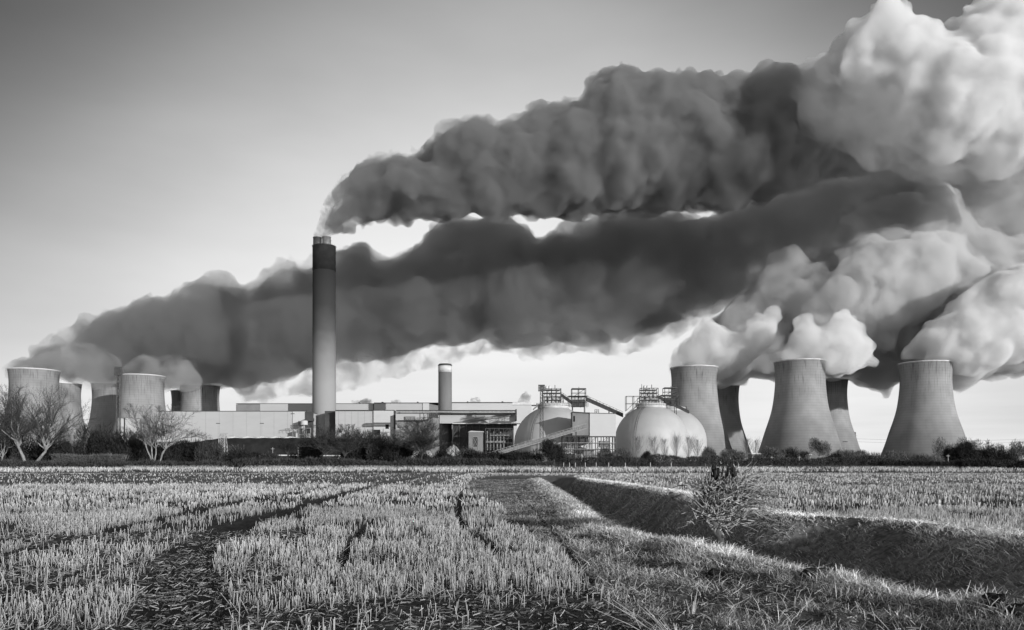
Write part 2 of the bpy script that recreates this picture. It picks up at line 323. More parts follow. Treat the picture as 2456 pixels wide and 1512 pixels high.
# ------------------------------------------------------------------ ground sheet
def make_ground():
    ys = np.concatenate([np.linspace(-40, 3, 14)[:-1], 3 * 1.0135 ** np.arange(0, 350)])
    ys = ys[ys < 330]; ys = np.concatenate([ys, np.array([360, 400, 470, 600, 800, 1100, 1600, 2500, 5000, 12000, 25000])])
    u = np.linspace(-1, 1, 620); u = np.sign(u) * np.abs(u) ** 1.25
    Yg = ys[:, None] + 0 * u[None]; W = np.maximum(Yg, 3) * 1.15 + 9; Xg = u[None] * W
    Zg = ground(Xg, Yg); V = np.stack([Xg, Yg, Zg], -1).reshape(-1, 3); n, k = Xg.shape
    i = (np.arange(n - 1)[:, None] * k + np.arange(k - 1)[None]).ravel()
    Fq = np.stack([i, i + 1, i + k + 1, i + k], 1)
    x, y = V[:, 0], V[:, 1]; Lx, Rx = ditch_lr(y)
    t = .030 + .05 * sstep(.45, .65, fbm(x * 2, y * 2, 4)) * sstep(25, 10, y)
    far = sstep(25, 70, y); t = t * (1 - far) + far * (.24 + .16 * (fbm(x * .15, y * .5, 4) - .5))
    leftd = sstep(42, 52, y) * sstep(100, 90, y) * sstep(-4, -14, x); t = t * (1 - leftd) + leftd * (.08 + .16 * fbm(x * .5, y * .7, 4))
    t = t * (1 - sstep(95, 100, y)) + sstep(95, 100, y) * (.05 + .09 * fbm(x * .05, y * .25, 4))
    g = sstep(Lx - np.interp(y, *VO0) - .3, Lx - np.interp(y, *VO0) + .5, x) * sstep(Rx + 1.4, Rx + .3, x) * sstep(76, 66, y)
    ins = sstep(Lx + .1, Lx + .6, x) * sstep(Rx + .1, Rx - .5, x)
    t = t * (1 - g) + g * (.13 + .14 * (fbm(x * 1.5, y * 1.5, 3) - .4)) * (1 + .5 * ins)
    t = t * (1 - .85 * np.exp(-(((x - 5.2) / 1.0) ** 2 + ((y - 17.4) / 1.6) ** 2)))  # shade of the pit beside the stump put into the soil tone
    t = t * (1 - .55 * track(x, y) * sstep(90, 50, y))
    # fallow strip and tracks near the hedges
    right = sstep(2, 10, x) * sstep(98, 106, y) * sstep(170, 150, y); t = t * (1 - right * .5)
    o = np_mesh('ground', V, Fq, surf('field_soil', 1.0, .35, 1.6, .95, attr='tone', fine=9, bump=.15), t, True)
    tag(o, 'flat stubble field of dark soil cut by a ditch', None, kind='structure'); return o
make_ground()

def strip(name, pts, wd, z, mat, label):
    mb = MB(); 
    for (x0, y0), (x1, y1) in zip(pts[:-1], pts[1:]):
        n = 14
        for i in range(n):
            a = (x0 + (x1 - x0) * i / n, y0 + (y1 - y0) * i / n); b = (x0 + (x1 - x0) * (i + 1) / n, y0 + (y1 - y0) * (i + 1) / n)
            wa = wd * (.8 + .4 * rnd.random()); mb.add([(a[0], a[1] - wa, z), (b[0], b[1] - wa, z), (b[0], b[1] + wd, z), (a[0], a[1] + wd, z)], [(0, 1, 2, 3)])
    return tag(mb.build(name, mat), label, kind='structure')
strip('farm_track', [(-95, 89), (-24, 91)], 2.2, .05, M['path'], 'pale gravel track crossing the left of the field')
strip('farm_road', [(46, 192), (330, 200)], 2.0, .1, M['path'], 'pale road beyond the right field')
strip('headland_track', [(6, 172), (42, 178)], 1.6, .08, M['path'], 'pale grass headland below the middle hedge')

# ------------------------------------------------------------------ stubble, straw and grass
def scatter(n, y0, y1, side, dens_pow=1.0):
    yy = (y0 ** 2 + (y1 ** 2 - y0 ** 2) * rng.random(n)) ** .5
    xx = (rng.random(n) * 2 - 1) * (yy * .70 + 1.2)
    return xx, yy
def sticks(name, x, y, h, w_, lean, tone, mat, k=3, label='', cat=None, bend=0, z0=None, dirn=None, kind='stuff', taper=.8):
    n = len(x); z = ground(x, y) - .015 if z0 is None else z0
    a = rng.random(n) * 2 * np.pi if dirn is None else dirn
    lx = np.cos(a) * lean * h; ly = np.sin(a) * lean * h
    rings = 2 if not bend else 3; V = np.zeros((n, rings, k, 3)); ph = rng.random(n) * 6.28
    for r in range(rings):
        s = r / (rings - 1)
        cxx = x + lx * (s if not bend else s ** 1.0 * (1 - bend) + bend * s * s * 1.6); cyy = y + ly * (s if not bend else s * (1 - bend) + bend * s * s * 1.6)
        cz = z + h * (s if not bend else s - bend * .55 * s * s * np.minimum(lean, 1))
        ww = w_ * (1 - (1 - taper) * s)
        for j in range(k):
            if k == 2: ang = ph; sg = 1 if j else -1; V[:, r, j, 0] = cxx + sg * np.cos(ang) * ww * .5; V[:, r, j, 1] = cyy + sg * np.sin(ang) * ww * .5
            else: ang = ph + 2 * np.pi * j / k; V[:, r, j, 0] = cxx + np.cos(ang) * ww * .55; V[:, r, j, 1] = cyy + np.sin(ang) * ww * .55
            V[:, r, j, 2] = cz
    base = (np.arange(n) * rings * k)[:, None]; fs = []
    for r in range(rings - 1):
        for j in range(k if k > 2 else 1):
            j2 = (j + 1) % k; fs.append(np.stack([base[:, 0] + r * k + j, base[:, 0] + r * k + j2, base[:, 0] + (r + 1) * k + j2, base[:, 0] + (r + 1) * k + j], 1))
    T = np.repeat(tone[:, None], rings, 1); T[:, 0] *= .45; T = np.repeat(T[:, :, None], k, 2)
    o = np_mesh(name, V, np.concatenate(fs), mat, T.ravel())
    if label: tag(o, label, cat, kind=kind)
    return o

VO = ([4, 7, 9.7, 14.6, 20, 30, 44, 60, 80], [3.2, 2.9, 2.5, 1.8, 2.0, 2.9, 4.3, 5.0, 4.0])
def field_mask(x, y):
    Lx, Rx = ditch_lr(y)
    leftok = x < Lx - np.interp(y, VO[0], VO[1]) + (fbm(y * .8, x * .8, 2) - .5) * 1.0
    rightok = x > Rx + .9 + (fbm(y, x, 2) - .5)
    patch = fbm(x * .55 + 5, y * .4, 3)
    keep = (leftok | rightok | (y > 78)) & (track(x, y) < .35)
    thin = np.where(patch < np.where(y < 13, .41, .37), .14, 1.0) * np.where(fbm(x * 1.6 + 31, y * .9, 3) < .31, .2, 1.0)
    # trampled, bare foreground
    thin = thin * np.where((y < 7.5 + .5 * np.sin(x * 1.7)) & (fbm(x * 1.9, y * 1.9, 2) < .42), .05, 1) * np.where((x > -.4) & (x < 3) & (y < 7.9), .15, 1)
    return keep, thin
def make_stubble():
    groups = [(5.2, 12, 46000, .0085, 3), (12, 24, 90000, .012, 3), (24, 48, 90000, .026, 2), (48, 92, 70000, .055, 2)]
    Xs = []; 
    for i, (a, b, n, wd, k) in enumerate(groups):
        x, y = scatter(n, a, b, 0)
        # seed drill rows run away from the viewer, plants in tufts
        u = x + .08 * (y - 10) * np.where(x > 5, -1.4, 1)
        sp_ = .15 if b <= 24 else .3
        un = np.round(u / sp_) * sp_ + rng.normal(0, .040 if b <= 24 else .12, len(x)); x = x + (un - u)
        tuft = fbm(x * 9, y * 5, 2) * .7 + fbm(x * 1.8, y * 1.1, 3) * .3
        keep, thin = field_mask(x, y)
        keep &= (rng.random(len(x)) < thin) & ((tuft > .36) | (rng.random(len(x)) < .25))
        if i == 3: keep &= ~((x < -5) & (y > 47) & (rng.random(len(x)) < .75))
        x, y = x[keep], y[keep]
        h = .15 * (1 + .30 * rng.normal(size=len(x))).clip(.35, 1.7) * (.75 + .5 * fbm(x * .8, y * .8, 2)) * np.where(b > 48, .8, 1)
        lean = np.abs(rng.normal(0, .16, len(x))); fl = rng.random(len(x)) < .10; lean[fl] = rng.uniform(.5, 1.6, fl.sum())
        lean = lean + .35 * (fbm(x * 1.4 + 9, y * 1.4, 2) > .58) + rng.random(len(x)) * .9 * sstep(9.5, 6.5, y) * (fbm(x * 2.2, y * 2.2, 2) > .45)
        tone = (.55 + .55 * rng.random(len(x))) * (.7 + .6 * fbm(x * .3, y * .3, 3))
        Xs.append((x, y, h, np.full(len(x), wd), lean, tone, k))
    for i, g in enumerate(Xs):
        sticks('stubble', *g[:6], M['straw'], g[6], ['cut straw stubble standing nearest the viewer', 'cut straw stubble rows across the middle of the field', 'thin distant stubble rows beyond the tyre tracks', 'farthest pale stubble before the hedges'][i], 'stubble')
make_stubble()
def make_litter():
    x, y = scatter(85000, 4.8, 17, 0); Lx, Rx = ditch_lr(y); keep = (x < Lx - .2) & (rng.random(len(x)) < np.interp(y, [5, 9, 16], [1, .7, .35])); x, y = x[keep], y[keep]
    n = len(x); h = np.full(n, .0); ln = rng.uniform(.02, .11, n); a = rng.random(n) * 6.28
    z = ground(x, y) + .006 + rng.random(n) * .02; wv = rng.uniform(.0008, .0020, n)
    V = np.zeros((n, 4, 3)); dx = np.cos(a) * ln / 2; dy = np.sin(a) * ln / 2; nx = -np.sin(a) * wv; ny = np.cos(a) * wv; up = rng.uniform(-.03, .05, n)
    for j, (s, q) in enumerate(((-1, -1), (1, -1), (1, 1), (-1, 1))):
        V[:, j, 0] = x + s * dx + q * nx; V[:, j, 1] = y + s * dy + q * ny; V[:, j, 2] = z + (s > 0) * np.maximum(up, 0) + q * .004
    tone = np.repeat((.14 + .86 * rng.random(n) ** 3.2)[:, None], 4, 1)
    tag(np_mesh('loose_straw', V, np.arange(n * 4).reshape(-1, 4), M['litter'], tone.ravel()), 'loose broken straw strewn on the dark soil', 'straw', kind='stuff')
make_litter()
def make_grass():
    # near verge
    n = 150000; y = 5 * (62 / 5) ** rng.random(n) ** 1.15; Lx, Rx = ditch_lr(y)
    wide = np.interp(y, VO[0], VO[1]) + .35; x = Lx + .3 - (wide + .3) * rng.random(n) ** 1.25
    pt = fbm(x * 1.5 + 3, y * 1.5, 3); d_ = Lx - x; keep = (d_ < .8) | (pt > .41) | (rng.random(n) < .2)
    x, y, Lx, d_ = x[keep], y[keep], Lx[keep], d_[keep]; n = len(x)
    near = np.exp(-((d_ - .2) / .8) ** 2) + .45 * sstep(20, 11, y) * (pt[keep] > .5)
    h = (.03 + .085 * rng.random(n) ** 1.6) * (.5 + 1.2 * fbm(x * 2.4, y * 2.4, 3)) * (.85 + .5 * near)
    tone = (.22 + .9 * rng.random(n) ** 1.7) * (.55 + .80 * near) * (.1 + 1.7 * fbm(x * 1.6 + 8, y * 1.6, 4))
    sticks('verge_grass', x, y, h, .0050 + y * .00045, rng.uniform(.1, 1.5, n), tone, M['vgrass'], 2, 'short winter grass along the near lip of the ditch', 'grass', bend=.5, taper=.3)
    # banks
    n = 140000; y = 6 * (62 / 6) ** rng.random(n); Lx, Rx = ditch_lr(y); x = Lx + .35 + (Rx + .8 - Lx) * (1 - rng.random(n) ** 1.3 * .75)
    keep = (x < Rx + 1.1) & (fbm(x * 2.2, y * 2.2, 3) > .30) & ((((x - 5.2) / 1.0) ** 2 + ((y - 17.4) / 1.7) ** 2 > 1) | (rng.random(n) < .2)); x, y, Rx = x[keep], y[keep], Rx[keep]; n = len(x)
    top = sstep(-.35, .5, x - Rx)
    h = (.04 + .13 * rng.random(n) ** 2) * (.4 + 1.3 * fbm(x * 2.1, y * 2.1, 3))
    tone = (.3 + .7 * rng.random(n)) * (.3 + 1.9 * fbm(x * 1.6, y * 1.6, 4)) * (1.0 + .8 * top)
    sticks('bank_grass', x, y, h, .004 + y * .00045, rng.uniform(.4, 1.8, n), tone, M['dgrass'], 2, 'dark matted grass on the far bank of the ditch', 'grass', bend=.5, taper=.3)
make_grass()
def make_rank_grass():
    n = 5200; y = 5.4 * (16 / 5.4) ** rng.random(n); Lx, Rx = ditch_lr(y); x = Lx + .2 - 3.0 * rng.random(n); k = fbm(x * 1.7 + 60, y * 1.7, 3) > .52; x, y = x[k], y[k]; n = len(x)
    sticks('rank_grass', x, y, rng.uniform(.10, .24, n), .006 + y * .0003, rng.uniform(.2, 1.5, n), .5 + .6 * rng.random(n), M['vgrass'], 2, 'longer pale blades of rank grass standing out of the verge', 'grass', bend=.6, taper=.2)
make_rank_grass()

def loose_tuft(px, py, Y, n, spread, hmax, label, name='straw_tuft', dirx=0):
    c = P(px, py, Y); zz = float(ground(c.x, Y)); mb = MB()
    for i in range(n):
        a = rnd.uniform(0, 6.28); q = spread * rnd.random(); s = Vector((c.x + math.cos(a) * q * .25, Y + math.sin(a) * q * .25, zz - .02)); h = hmax * rnd.uniform(.45, 1)
        tip = s + Vector((math.cos(a) * q + dirx * h, math.sin(a) * q * .6, h)); mid = (s + tip) / 2 + Vector((0, 0, h * .06))
        mb.beam(s, mid, .0045, .0038, 3); mb.beam(mid, tip, .0038, .0022, 3)
    o = mb.build(name, M['shoot']); tag(o, label, 'straw tuft', 'loose straw tufts at the edge of the field'); return o
loose_tuft(48, 1500, 5.6, 3, .03, .34, 'tall lone stalk at the bottom left corner')
loose_tuft(735, 1440, 7.2, 12, .08, .17, 'small straw tuft alone in the dark wheel track')
loose_tuft(1620, 1475, 6.6, 16, .4, .36, 'long straws leaning over left above the verge', dirx=-.9)
loose_tuft(1660, 1440, 7.6, 6, .1, .36, 'upright pair of long straws beside leaning straws')
loose_tuft(1465, 1530, 5.75, 40, .25, .24, 'dense fan of straws at the bottom edge of the field')
loose_tuft(1775, 1530, 5.7, 26, .3, .22, 'splayed straw fan at the bottom edge right of centre', dirx=-.5)
loose_tuft(2180, 1480, 6.2, 7, .25, .3, 'few thin straws rising from the grassy verge', dirx=-.5)
def clod(px, Y, r, label):
    bm = bmesh.new(); bmesh.ops.create_icosphere(bm, subdivisions=4, radius=1)
    s = rnd.random() * 50
    for v in bm.verts:
        k = 1 + .55 * (float(fbm(np.array(v.co.x * 1.6 + s), np.array(v.co.y * 1.6 + v.co.z * 1.9 + s), 4)) - .5) * 2
        v.co = Vector((v.co.x * r * k, v.co.y * r * .8 * k, v.co.z * r * .55 * k))
    me = bpy.data.meshes.new('soil_clod'); bm.to_mesh(me); bm.free(); me.materials.append(M['clod']); me.polygons.foreach_set('use_smooth', [True] * len(me.polygons))
    o = bpy.data.objects.new('soil_clod', me); col.objects.link(o); x = X(px, Y); o.location = (x, Y, float(ground(x, Y)) + r * .15); tag(o, label, 'soil clod', 'clods of turned clay on the verge')
clod(2405, 7.0, .16, 'largest dark clay clod by the bottom right corner')
clod(2450, 6.7, .13, 'dark clay clod cut by the right edge of the view')
clod(2120, 8.6, .13, 'small dark clod half sunk in the verge grass')
clod(1955, 9.2, .17, 'broad dark clod on the middle of the verge')
clod(1720, 10.2, .15, 'flat dark clod on the verge below the stump')

# ------------------------------------------------------------------ cooling towers
PROF = [(49, 0), (46.4, 9.7), (42.2, 22), (38.4, 34.6), (34.3, 47), (31.2, 58), (29.2, 69), (27.9, 80), (27.2, 90), (27.1, 98), (27.6, 106), (28.4, 113)]
def smooth_prof(p, k=4):
    a = np.array(p); t = np.arange(len(a)); tt = np.linspace(0, len(a) - 1, (len(a) - 1) * k + 1)
    out = []
    for q in tt:
        i = min(int(q), len(a) - 2); f = q - i; p0 = a[max(i - 1, 0)]; p1 = a[i]; p2 = a[i + 1]; p3 = a[min(i + 2, len(a) - 1)]
        out.append(tuple(.5 * ((2 * p1) + (-p0 + p2) * f + (2 * p0 - 5 * p1 + 4 * p2 - p3) * f * f + (-p0 + 3 * p1 - 3 * p2 + p3) * f ** 3)))
    return out
SP = smooth_prof(PROF)
def make_tower(loc, label, s=1):
    t = empty('cooling_tower', loc, label, 'cooling tower', 'concrete cooling towers of the power station')
    inner = [(r - .8, z) for r, z in SP][::-1]
    MB().lathe(SP + [(28.4, 113.0)] + inner, 96, cap=False).build('shell', M['concrete'], t, True, loc=1)
    MB().lathe([(28.45, 113.02), (29.0, 113.5), (29.0, 114.3), (27.4, 114.3), (27.4, 113.02)], 96, cap=False).build('rim', M['rim'], t, loc=1)
    t.scale = (s, s, s); return t
towers = [(82, 989, 'leftmost cooling tower, behind the big bare tree'), (144, 1163, 'rear tower half hidden by the leftmost tower'), (270, 1170, 'dark shaded tower behind the lattice floodlight mast'),
          (341, 1056, 'lit tower right of the lattice floodlight mast'), (455, 1290, 'darker of the two towers rising behind the white hall'), (480, 1195, 'paler tower rising behind the white hall roof'),
          (1665, 962, 'tower directly behind the right hand dome'), (1727, 1200, 'rear tower seen between the dome tower and the middle one'), (1919, 902, 'middle tower of the right hand row with thick white steam'),
          (1982, 1115, 'rear tower tucked behind the middle tower of the right row'), (2220, 916, 'rightmost cooling tower standing apart'), (2215, 1065, 'tower hidden behind the rightmost one')]
T0 = None
for i, (px, Y, lab) in enumerate(towers):
    if i == 11: continue
    loc = (X(px, Y), Y, 0)
    if T0 is None: T0 = make_tower(loc, lab)
    else: dup(T0, loc, lab, rz=i * .37)

# ------------------------------------------------------------------ chimneys
Yc = 923; xc = X(777.5, Yc)
ch = empty('chimney', (xc, Yc, 0), 'tall tapered chimney with black top and twin visible flues', 'chimney')
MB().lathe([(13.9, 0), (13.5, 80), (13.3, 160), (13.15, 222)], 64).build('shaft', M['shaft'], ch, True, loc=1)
MB().lathe([(13.3, 222.02), (13.3, 249.5), (13.0, 250.6), (13.0, 251.2), (12.0, 251.4)], 64).build('black_cap', M['soot'], ch, True, loc=1)
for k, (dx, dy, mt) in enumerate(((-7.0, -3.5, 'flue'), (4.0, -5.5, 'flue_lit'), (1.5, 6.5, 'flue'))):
    MB().lathe([(4.9, 251.3), (4.9, 259.6), (5.15, 259.7), (5.15, 260.3), (4.4, 260.3), (4.4, 253)], 32, (dx, dy, 0), cap=False).build('flue', M[mt], ch, True, loc=1)
a = MB()
for k in range(20):
    th = k / 20 * 6.283; a.beam((13.5 * math.cos(th), 13.5 * math.sin(th), 250.2), (13.5 * math.cos(th), 13.5 * math.sin(th), 252.3), .12)
a.lathe([(13.6, 250.1), (13.9, 250.2), (13.9, 250.5), (13.6, 250.5)], 48, cap=False)
a.build('railing', M['steel'], ch, loc=1)
Ys = 860; xs = X(1067.5, Ys)
c2 = empty('chimney', (xs, Ys, 0), 'short stained stack with pale painted band at its top', 'chimney')
MB().lathe([(7.6, 0), (7.45, 60), (7.35, 97)], 40).build('shaft', M['grime'], c2, True, loc=1)
MB().lathe([(7.5, 97.02), (7.5, 104)], 40).build('pale_band', M['stackband'], c2, True, loc=1)
MB().lathe([(7.6, 104.02), (7.6, 105.1), (6.4, 106.3), (5.8, 106.3), (5.8, 104.5)], 40, cap=False).build('cap', M['flue'], c2, True, loc=1)

# ------------------------------------------------------------------ buildings
def box_px(mb, x0, x1, y0, y1, Y, depth, base=None):
    zb = Z(y1, Y) if base is None else base
    return mb.box(X(x0, Y), X(x1, Y), Y, Y + depth, zb, Z(y0, Y))
def building(name, label, cat, Y, parts, loc_px):
    b = empty(name, (X(loc_px, Y), Y, 0), label, cat, None)
    for pn, mt, mb in parts: mb.build(pn, M[mt], b)
    return b
def bx(*a, **k): return box_px(MB(), *a, **k)
def door(mb, x0, x1, y0, y1, Y): return box_px(mb, x0, x1, y0, y1, Y - .15, .14)
# long white hall on the left
Y1 = 860
def ribs(x0, x1, y0, y1, Y, n, r=.12):
    m = MB()
    for i in range(n + 1):
        x = X(x0 + (x1 - x0) * i / n, Y); m.beam((x, Y - r, Z(y1, Y)), (x, Y - r, Z(y0, Y)), r)
    return m
building('industrial_hall', 'long pale windowless hall left of the tall chimney', 'building', Y1, [
    ('wall', 'pale', bx(377, 702, 987.5, 1100, Y1, 60)), ('roof_edge', 'dark', bx(376.5, 733, 986, 987.4, Y1 - .3, 60)), ('end_bay', 'white', bx(702.1, 732, 987.5, 1100, Y1 - 1, 61)),
    ('cladding_joint', 'mid', ribs(395, 690, 988, 1060, Y1, 9, .07)),
    ('lean_to', 'white', bx(377, 411, 1006, 1060, Y1 - 8, 7.9)), ('lean_to_roof', 'dark', bx(376, 412, 1005.3, 1005.9, Y1 - 8.5, 8))], 540)
building('storage_building', 'small white block beside the floodlight mast', 'building', 800, [
    ('wall', 'white', bx(281, 315, 1003.5, 1100, 800, 18)), ('roof_edge', 'dark', bx(280.6, 315.4, 1002.6, 1003.4, 799.7, 18)),
    ('window', 'glass', bx(297, 300, 1003.6, 1050, 799.9, .09))], 298)
# boiler house
Y2 = 960
building('boiler_house', 'long low upper hall running behind both chimneys', 'building', Y2, [
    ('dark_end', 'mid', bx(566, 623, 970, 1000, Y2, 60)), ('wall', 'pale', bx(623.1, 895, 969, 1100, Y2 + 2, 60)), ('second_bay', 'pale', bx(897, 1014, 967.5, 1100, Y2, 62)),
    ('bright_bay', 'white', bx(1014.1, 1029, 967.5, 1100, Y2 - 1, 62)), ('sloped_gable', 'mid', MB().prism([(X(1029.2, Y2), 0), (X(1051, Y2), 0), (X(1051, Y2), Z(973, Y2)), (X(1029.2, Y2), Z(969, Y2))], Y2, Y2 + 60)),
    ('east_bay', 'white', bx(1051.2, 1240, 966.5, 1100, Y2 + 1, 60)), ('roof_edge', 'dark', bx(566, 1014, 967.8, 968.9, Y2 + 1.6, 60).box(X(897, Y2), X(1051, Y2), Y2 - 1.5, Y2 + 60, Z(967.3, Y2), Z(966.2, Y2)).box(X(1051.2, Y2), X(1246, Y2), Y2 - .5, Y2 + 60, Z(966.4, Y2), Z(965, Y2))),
    ('joint', 'dark', bx(895.1, 896.9, 968, 1000, Y2 - .2, 2)),
    ('roof_vent', 'flue', bx(1000, 1003, 964, 966.1, Y2 + 5, 4)), ('roof_vent', 'flue', bx(1203, 1207, 963, 964.9, Y2 + 5, 4)), ('roof_vent', 'flue', bx(915, 919, 964.5, 967.2, Y2 + 5, 4)), ('roof_vent', 'flue', bx(860, 862, 965.5, 967.7, Y2 + 8, 4)), ('roof_vent', 'flue', bx(1120, 1123, 963, 964.9, Y2 + 9, 4))], 830)
building('annex_block', 'pale stepped block right of the tall chimney', 'building', 880, [
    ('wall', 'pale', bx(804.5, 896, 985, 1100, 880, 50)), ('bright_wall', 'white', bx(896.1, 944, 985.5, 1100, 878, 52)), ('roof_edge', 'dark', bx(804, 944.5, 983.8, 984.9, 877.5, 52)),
    ('corner_pipe', 'dark', bx(944.6, 948.5, 986, 1030, 878, 3)), ('door', 'black', bx(924.5, 932.5, 1018.5, 1029, 877.9, .09)), ('loading_bay', 'black', bx(897.5, 912, 1031, 1045, 877.85, .14)),
    ('cladding_joint', 'mid', ribs(812, 890, 986, 1050, 880, 5, .08))], 850)
building('duct_house', 'dark boxy duct housing at the foot of the tall chimney', 'building', 895, [
    ('wall', 'dark', bx(779, 804.3, 987, 1100, 890, 15)), ('flashing', 'steel', bx(778.6, 804.5, 986.2, 986.9, 889.8, 15))], 790)
b = building('filter_plant', 'cluttered steel plant with a white tank left of the chimney foot', 'plant building', 850, [
    ('tank', 'white', MB().lathe([(3.7, Z(1020, 850)), (3.7, Z(1010.5, 850)), (2.5, Z(1009.3, 850))], 24, (X(732, 850), 846, 0))),
    ('housing', 'mid', bx(714.5, 722, 1010, 1021, 850, 8)), ('cowl', 'dark', MB().prism([(X(724, 850), Z(1010, 850)), (X(748, 850), Z(1010, 850)), (X(748, 850), Z(1003, 850)), (X(733, 850), Z(1003, 850))], 852, 860)),
    ('recess', 'dark', bx(732.3, 751, 988, 1040, 858, 2)), ('platform', 'steel', MB().frame(X(703, 850), X(780, 850), 840, 848, Z(1028, 850), Z(1021, 850), 9, 1, .22)),
    ('column', 'dark', bx(714, 722, 1028, 1060, 843, 5).box(X(748, 850), X(753, 850), 843, 848, 0, Z(1028, 850))), ('lower_frame', 'steelp', MB().frame(X(722, 850), X(750, 850), 841, 847, Z(1060, 850), Z(1028, 850), 2, 2, .3, False))], 735)
# turbine hall with pipe bridge
Y3 = 830
b = building('turbine_hall', 'pale hall with long pipe bridges and dark open ground floor', 'building', Y3, [
    ('wall', 'pale', bx(1051, 1238, 992, 1016, Y3 + 6, 40)), ('pipe_bridge', 'dark', bx(950, 1238, 984, 986, Y3, 5).box(X(950, Y3), X(1238, Y3), Y3, Y3 + 5, Z(992, Y3), Z(990.6, Y3)).box(X(1236, Y3), X(1239.5, Y3), Y3 - 1, Y3 + 5, Z(1010, Y3), Z(982, Y3))),
    ('pipe', 'steelp', MB().beam(P(950, 988.3, Y3), P(1236, 988.3, Y3), .75, k=8)),
    ('rear_wall', 'pale', bx(949, 1051, 993, 1100, Y3 + 40, 10)), ('cable_tray', 'mid', bx(955, 1045, 1008, 1009.5, Y3 + 39, .9).box(X(960, Y3), X(985, Y3), Y3 + 38, Y3 + 39, Z(1012, Y3 + 39), Z(999, Y3 + 39))),
    ('eaves', 'rim', bx(1085, 1240, 1015.2, 1017, Y3 - 1, 48)), ('ground_floor', 'dark', bx(1085, 1232, 1017.1, 1103, Y3 + 5, 40)),
    ('bracing', 'steel', MB().frame(X(1086, Y3), X(1230, Y3), Y3 - .5, Y3 + 3, 0, Z(1017.2, Y3), 9, 3, .28)),
    ('slab', 'white', bx(1229, 1275, 972, 1016, Y3 + 16, 20)), ('slab_cap', 'rim', bx(1229, 1287, 965.5, 971.5, Y3 + 15, 21)), ('shadow_panel', 'mid', MB().prism([(X(1086, Y3), Z(1014, Y3)), (X(1110, Y3), Z(1014, Y3)), (X(1225, Y3), Z(998, Y3)), (X(1225, Y3), Z(994, Y3)), (X(1150, Y3), Z(1001, Y3))], Y3 + 3, Y3 + 5.5))], 1160)  # grey sloping panel added in place of the shadow across the wall
building('coal_conveyor_house', 'dark sloping roofed conveyor shed left of the short stack', 'conveyor shed', 800, [
    ('roof', 'mid', MB().prism([(X(950, 800), Z(1031, 800)), (X(978, 800), Z(1027, 800)), (X(1040, 800), Z(1002, 800)), (X(1052, 800), Z(1004, 800)), (X(1052, 800), 0), (X(950, 800), 0)], 800, 812)),
    ('wall', 'mid', bx(952, 1000, 1014, 1026, 815, 5)), ('gantry', 'steel', MB().frame(X(1005, 800), X(1052, 800), 806, 810, Z(1010, 800), Z(990, 800), 5, 2, .2))], 1000)
building('loading_shed', 'small grey shed with a cross braced door under the steel racks', 'shed', 700, [
    ('wall', 'mid', bx(1124, 1158, 1037, 1103, 700, 12)), ('roof', 'pale', MB().prism([(X(1122.5, 700), Z(1037, 700)), (X(1160, 700), Z(1037, 700)), (X(1160, 700), Z(1035, 700)), (X(1129, 700), Z(1033.5, 700))], 699.4, 712.5)),
    ('door', 'dark', bx(1134, 1146, 1048, 1072, 699.9, .09)), ('door_brace', 'steelp', MB().beam(P(1134, 1072, 699.7), P(1146, 1048, 699.7), .13).beam(P(1146, 1072, 699.7), P(1134, 1048, 699.7), .13).beam(P(1134, 1048, 699.7), P(1146, 1048, 699.7), .15).beam(P(1134, 1048, 699.7), P(1134, 1103, 699.7), .15).beam(P(1146, 1048, 699.7), P(1146, 1103, 699.7), .15))], 1140)
r = MB().frame(X(1164, 705), X(1229, 705), 703, 712, 0, Z(1028, 705), 6, 7, .22); tag(r.build('pipe_rack', M['steel']), 'tall steel pipe rack between the grey shed and first dome', 'pipe rack')
r = MB()
for k in range(6):
    x = X(1168 + k * 8, 700); r.beam((x, 707, Z(1080, 705)), (x, 707, Z(1034 + (k * 5) % 9, 705)), .7, k=6)
r.box(X(1166, 705), X(1212, 705), 704.5, 708, Z(1062, 705), Z(1058, 705)).box(X(1175, 705), X(1222, 705), 704.5, 708, Z(1046, 705), Z(1043, 705))
tag(r.build('process_pipes', M['mid']), 'upright process pipes inside the steel pipe rack', 'pipes')

# coal heap / dark bank
mb = MB(); n = 60
pts = [(350, 1088), (372, 1074), (430, 1066), (520, 1052.5), (545, 1051), (760, 1050.5), (860, 1053), (905, 1062), (950, 1075), (985, 1100)]
Yk = 520; A = np.array(pts); vs = []; fs = []
xs_ = np.linspace(350, 985, 90); tops = np.interp(xs_, A[:, 0], A[:, 1])
for i, (px_, py_) in enumerate(zip(xs_, tops)):
    z = Z(py_, Yk) + .5 * math.sin(i * 1.3) * .3
    for (dy, f) in ((-14, 0), (-6, .72), (0, 1.0), (14, .98), (26, 0)): vs.append((X(px_, Yk), Yk + dy + rnd.uniform(-.5, .5), max(0, z * f)))
for i in range(len(xs_) - 1):
    for j in range(4): fs.append((i * 5 + j, (i + 1) * 5 + j, (i + 1) * 5 + j + 1, i * 5 + j + 1))
tag(MB().add(vs, fs).build('coal_heap', M['coal'], None, True), 'long flat topped black heap below the pale hall', 'coal heap')
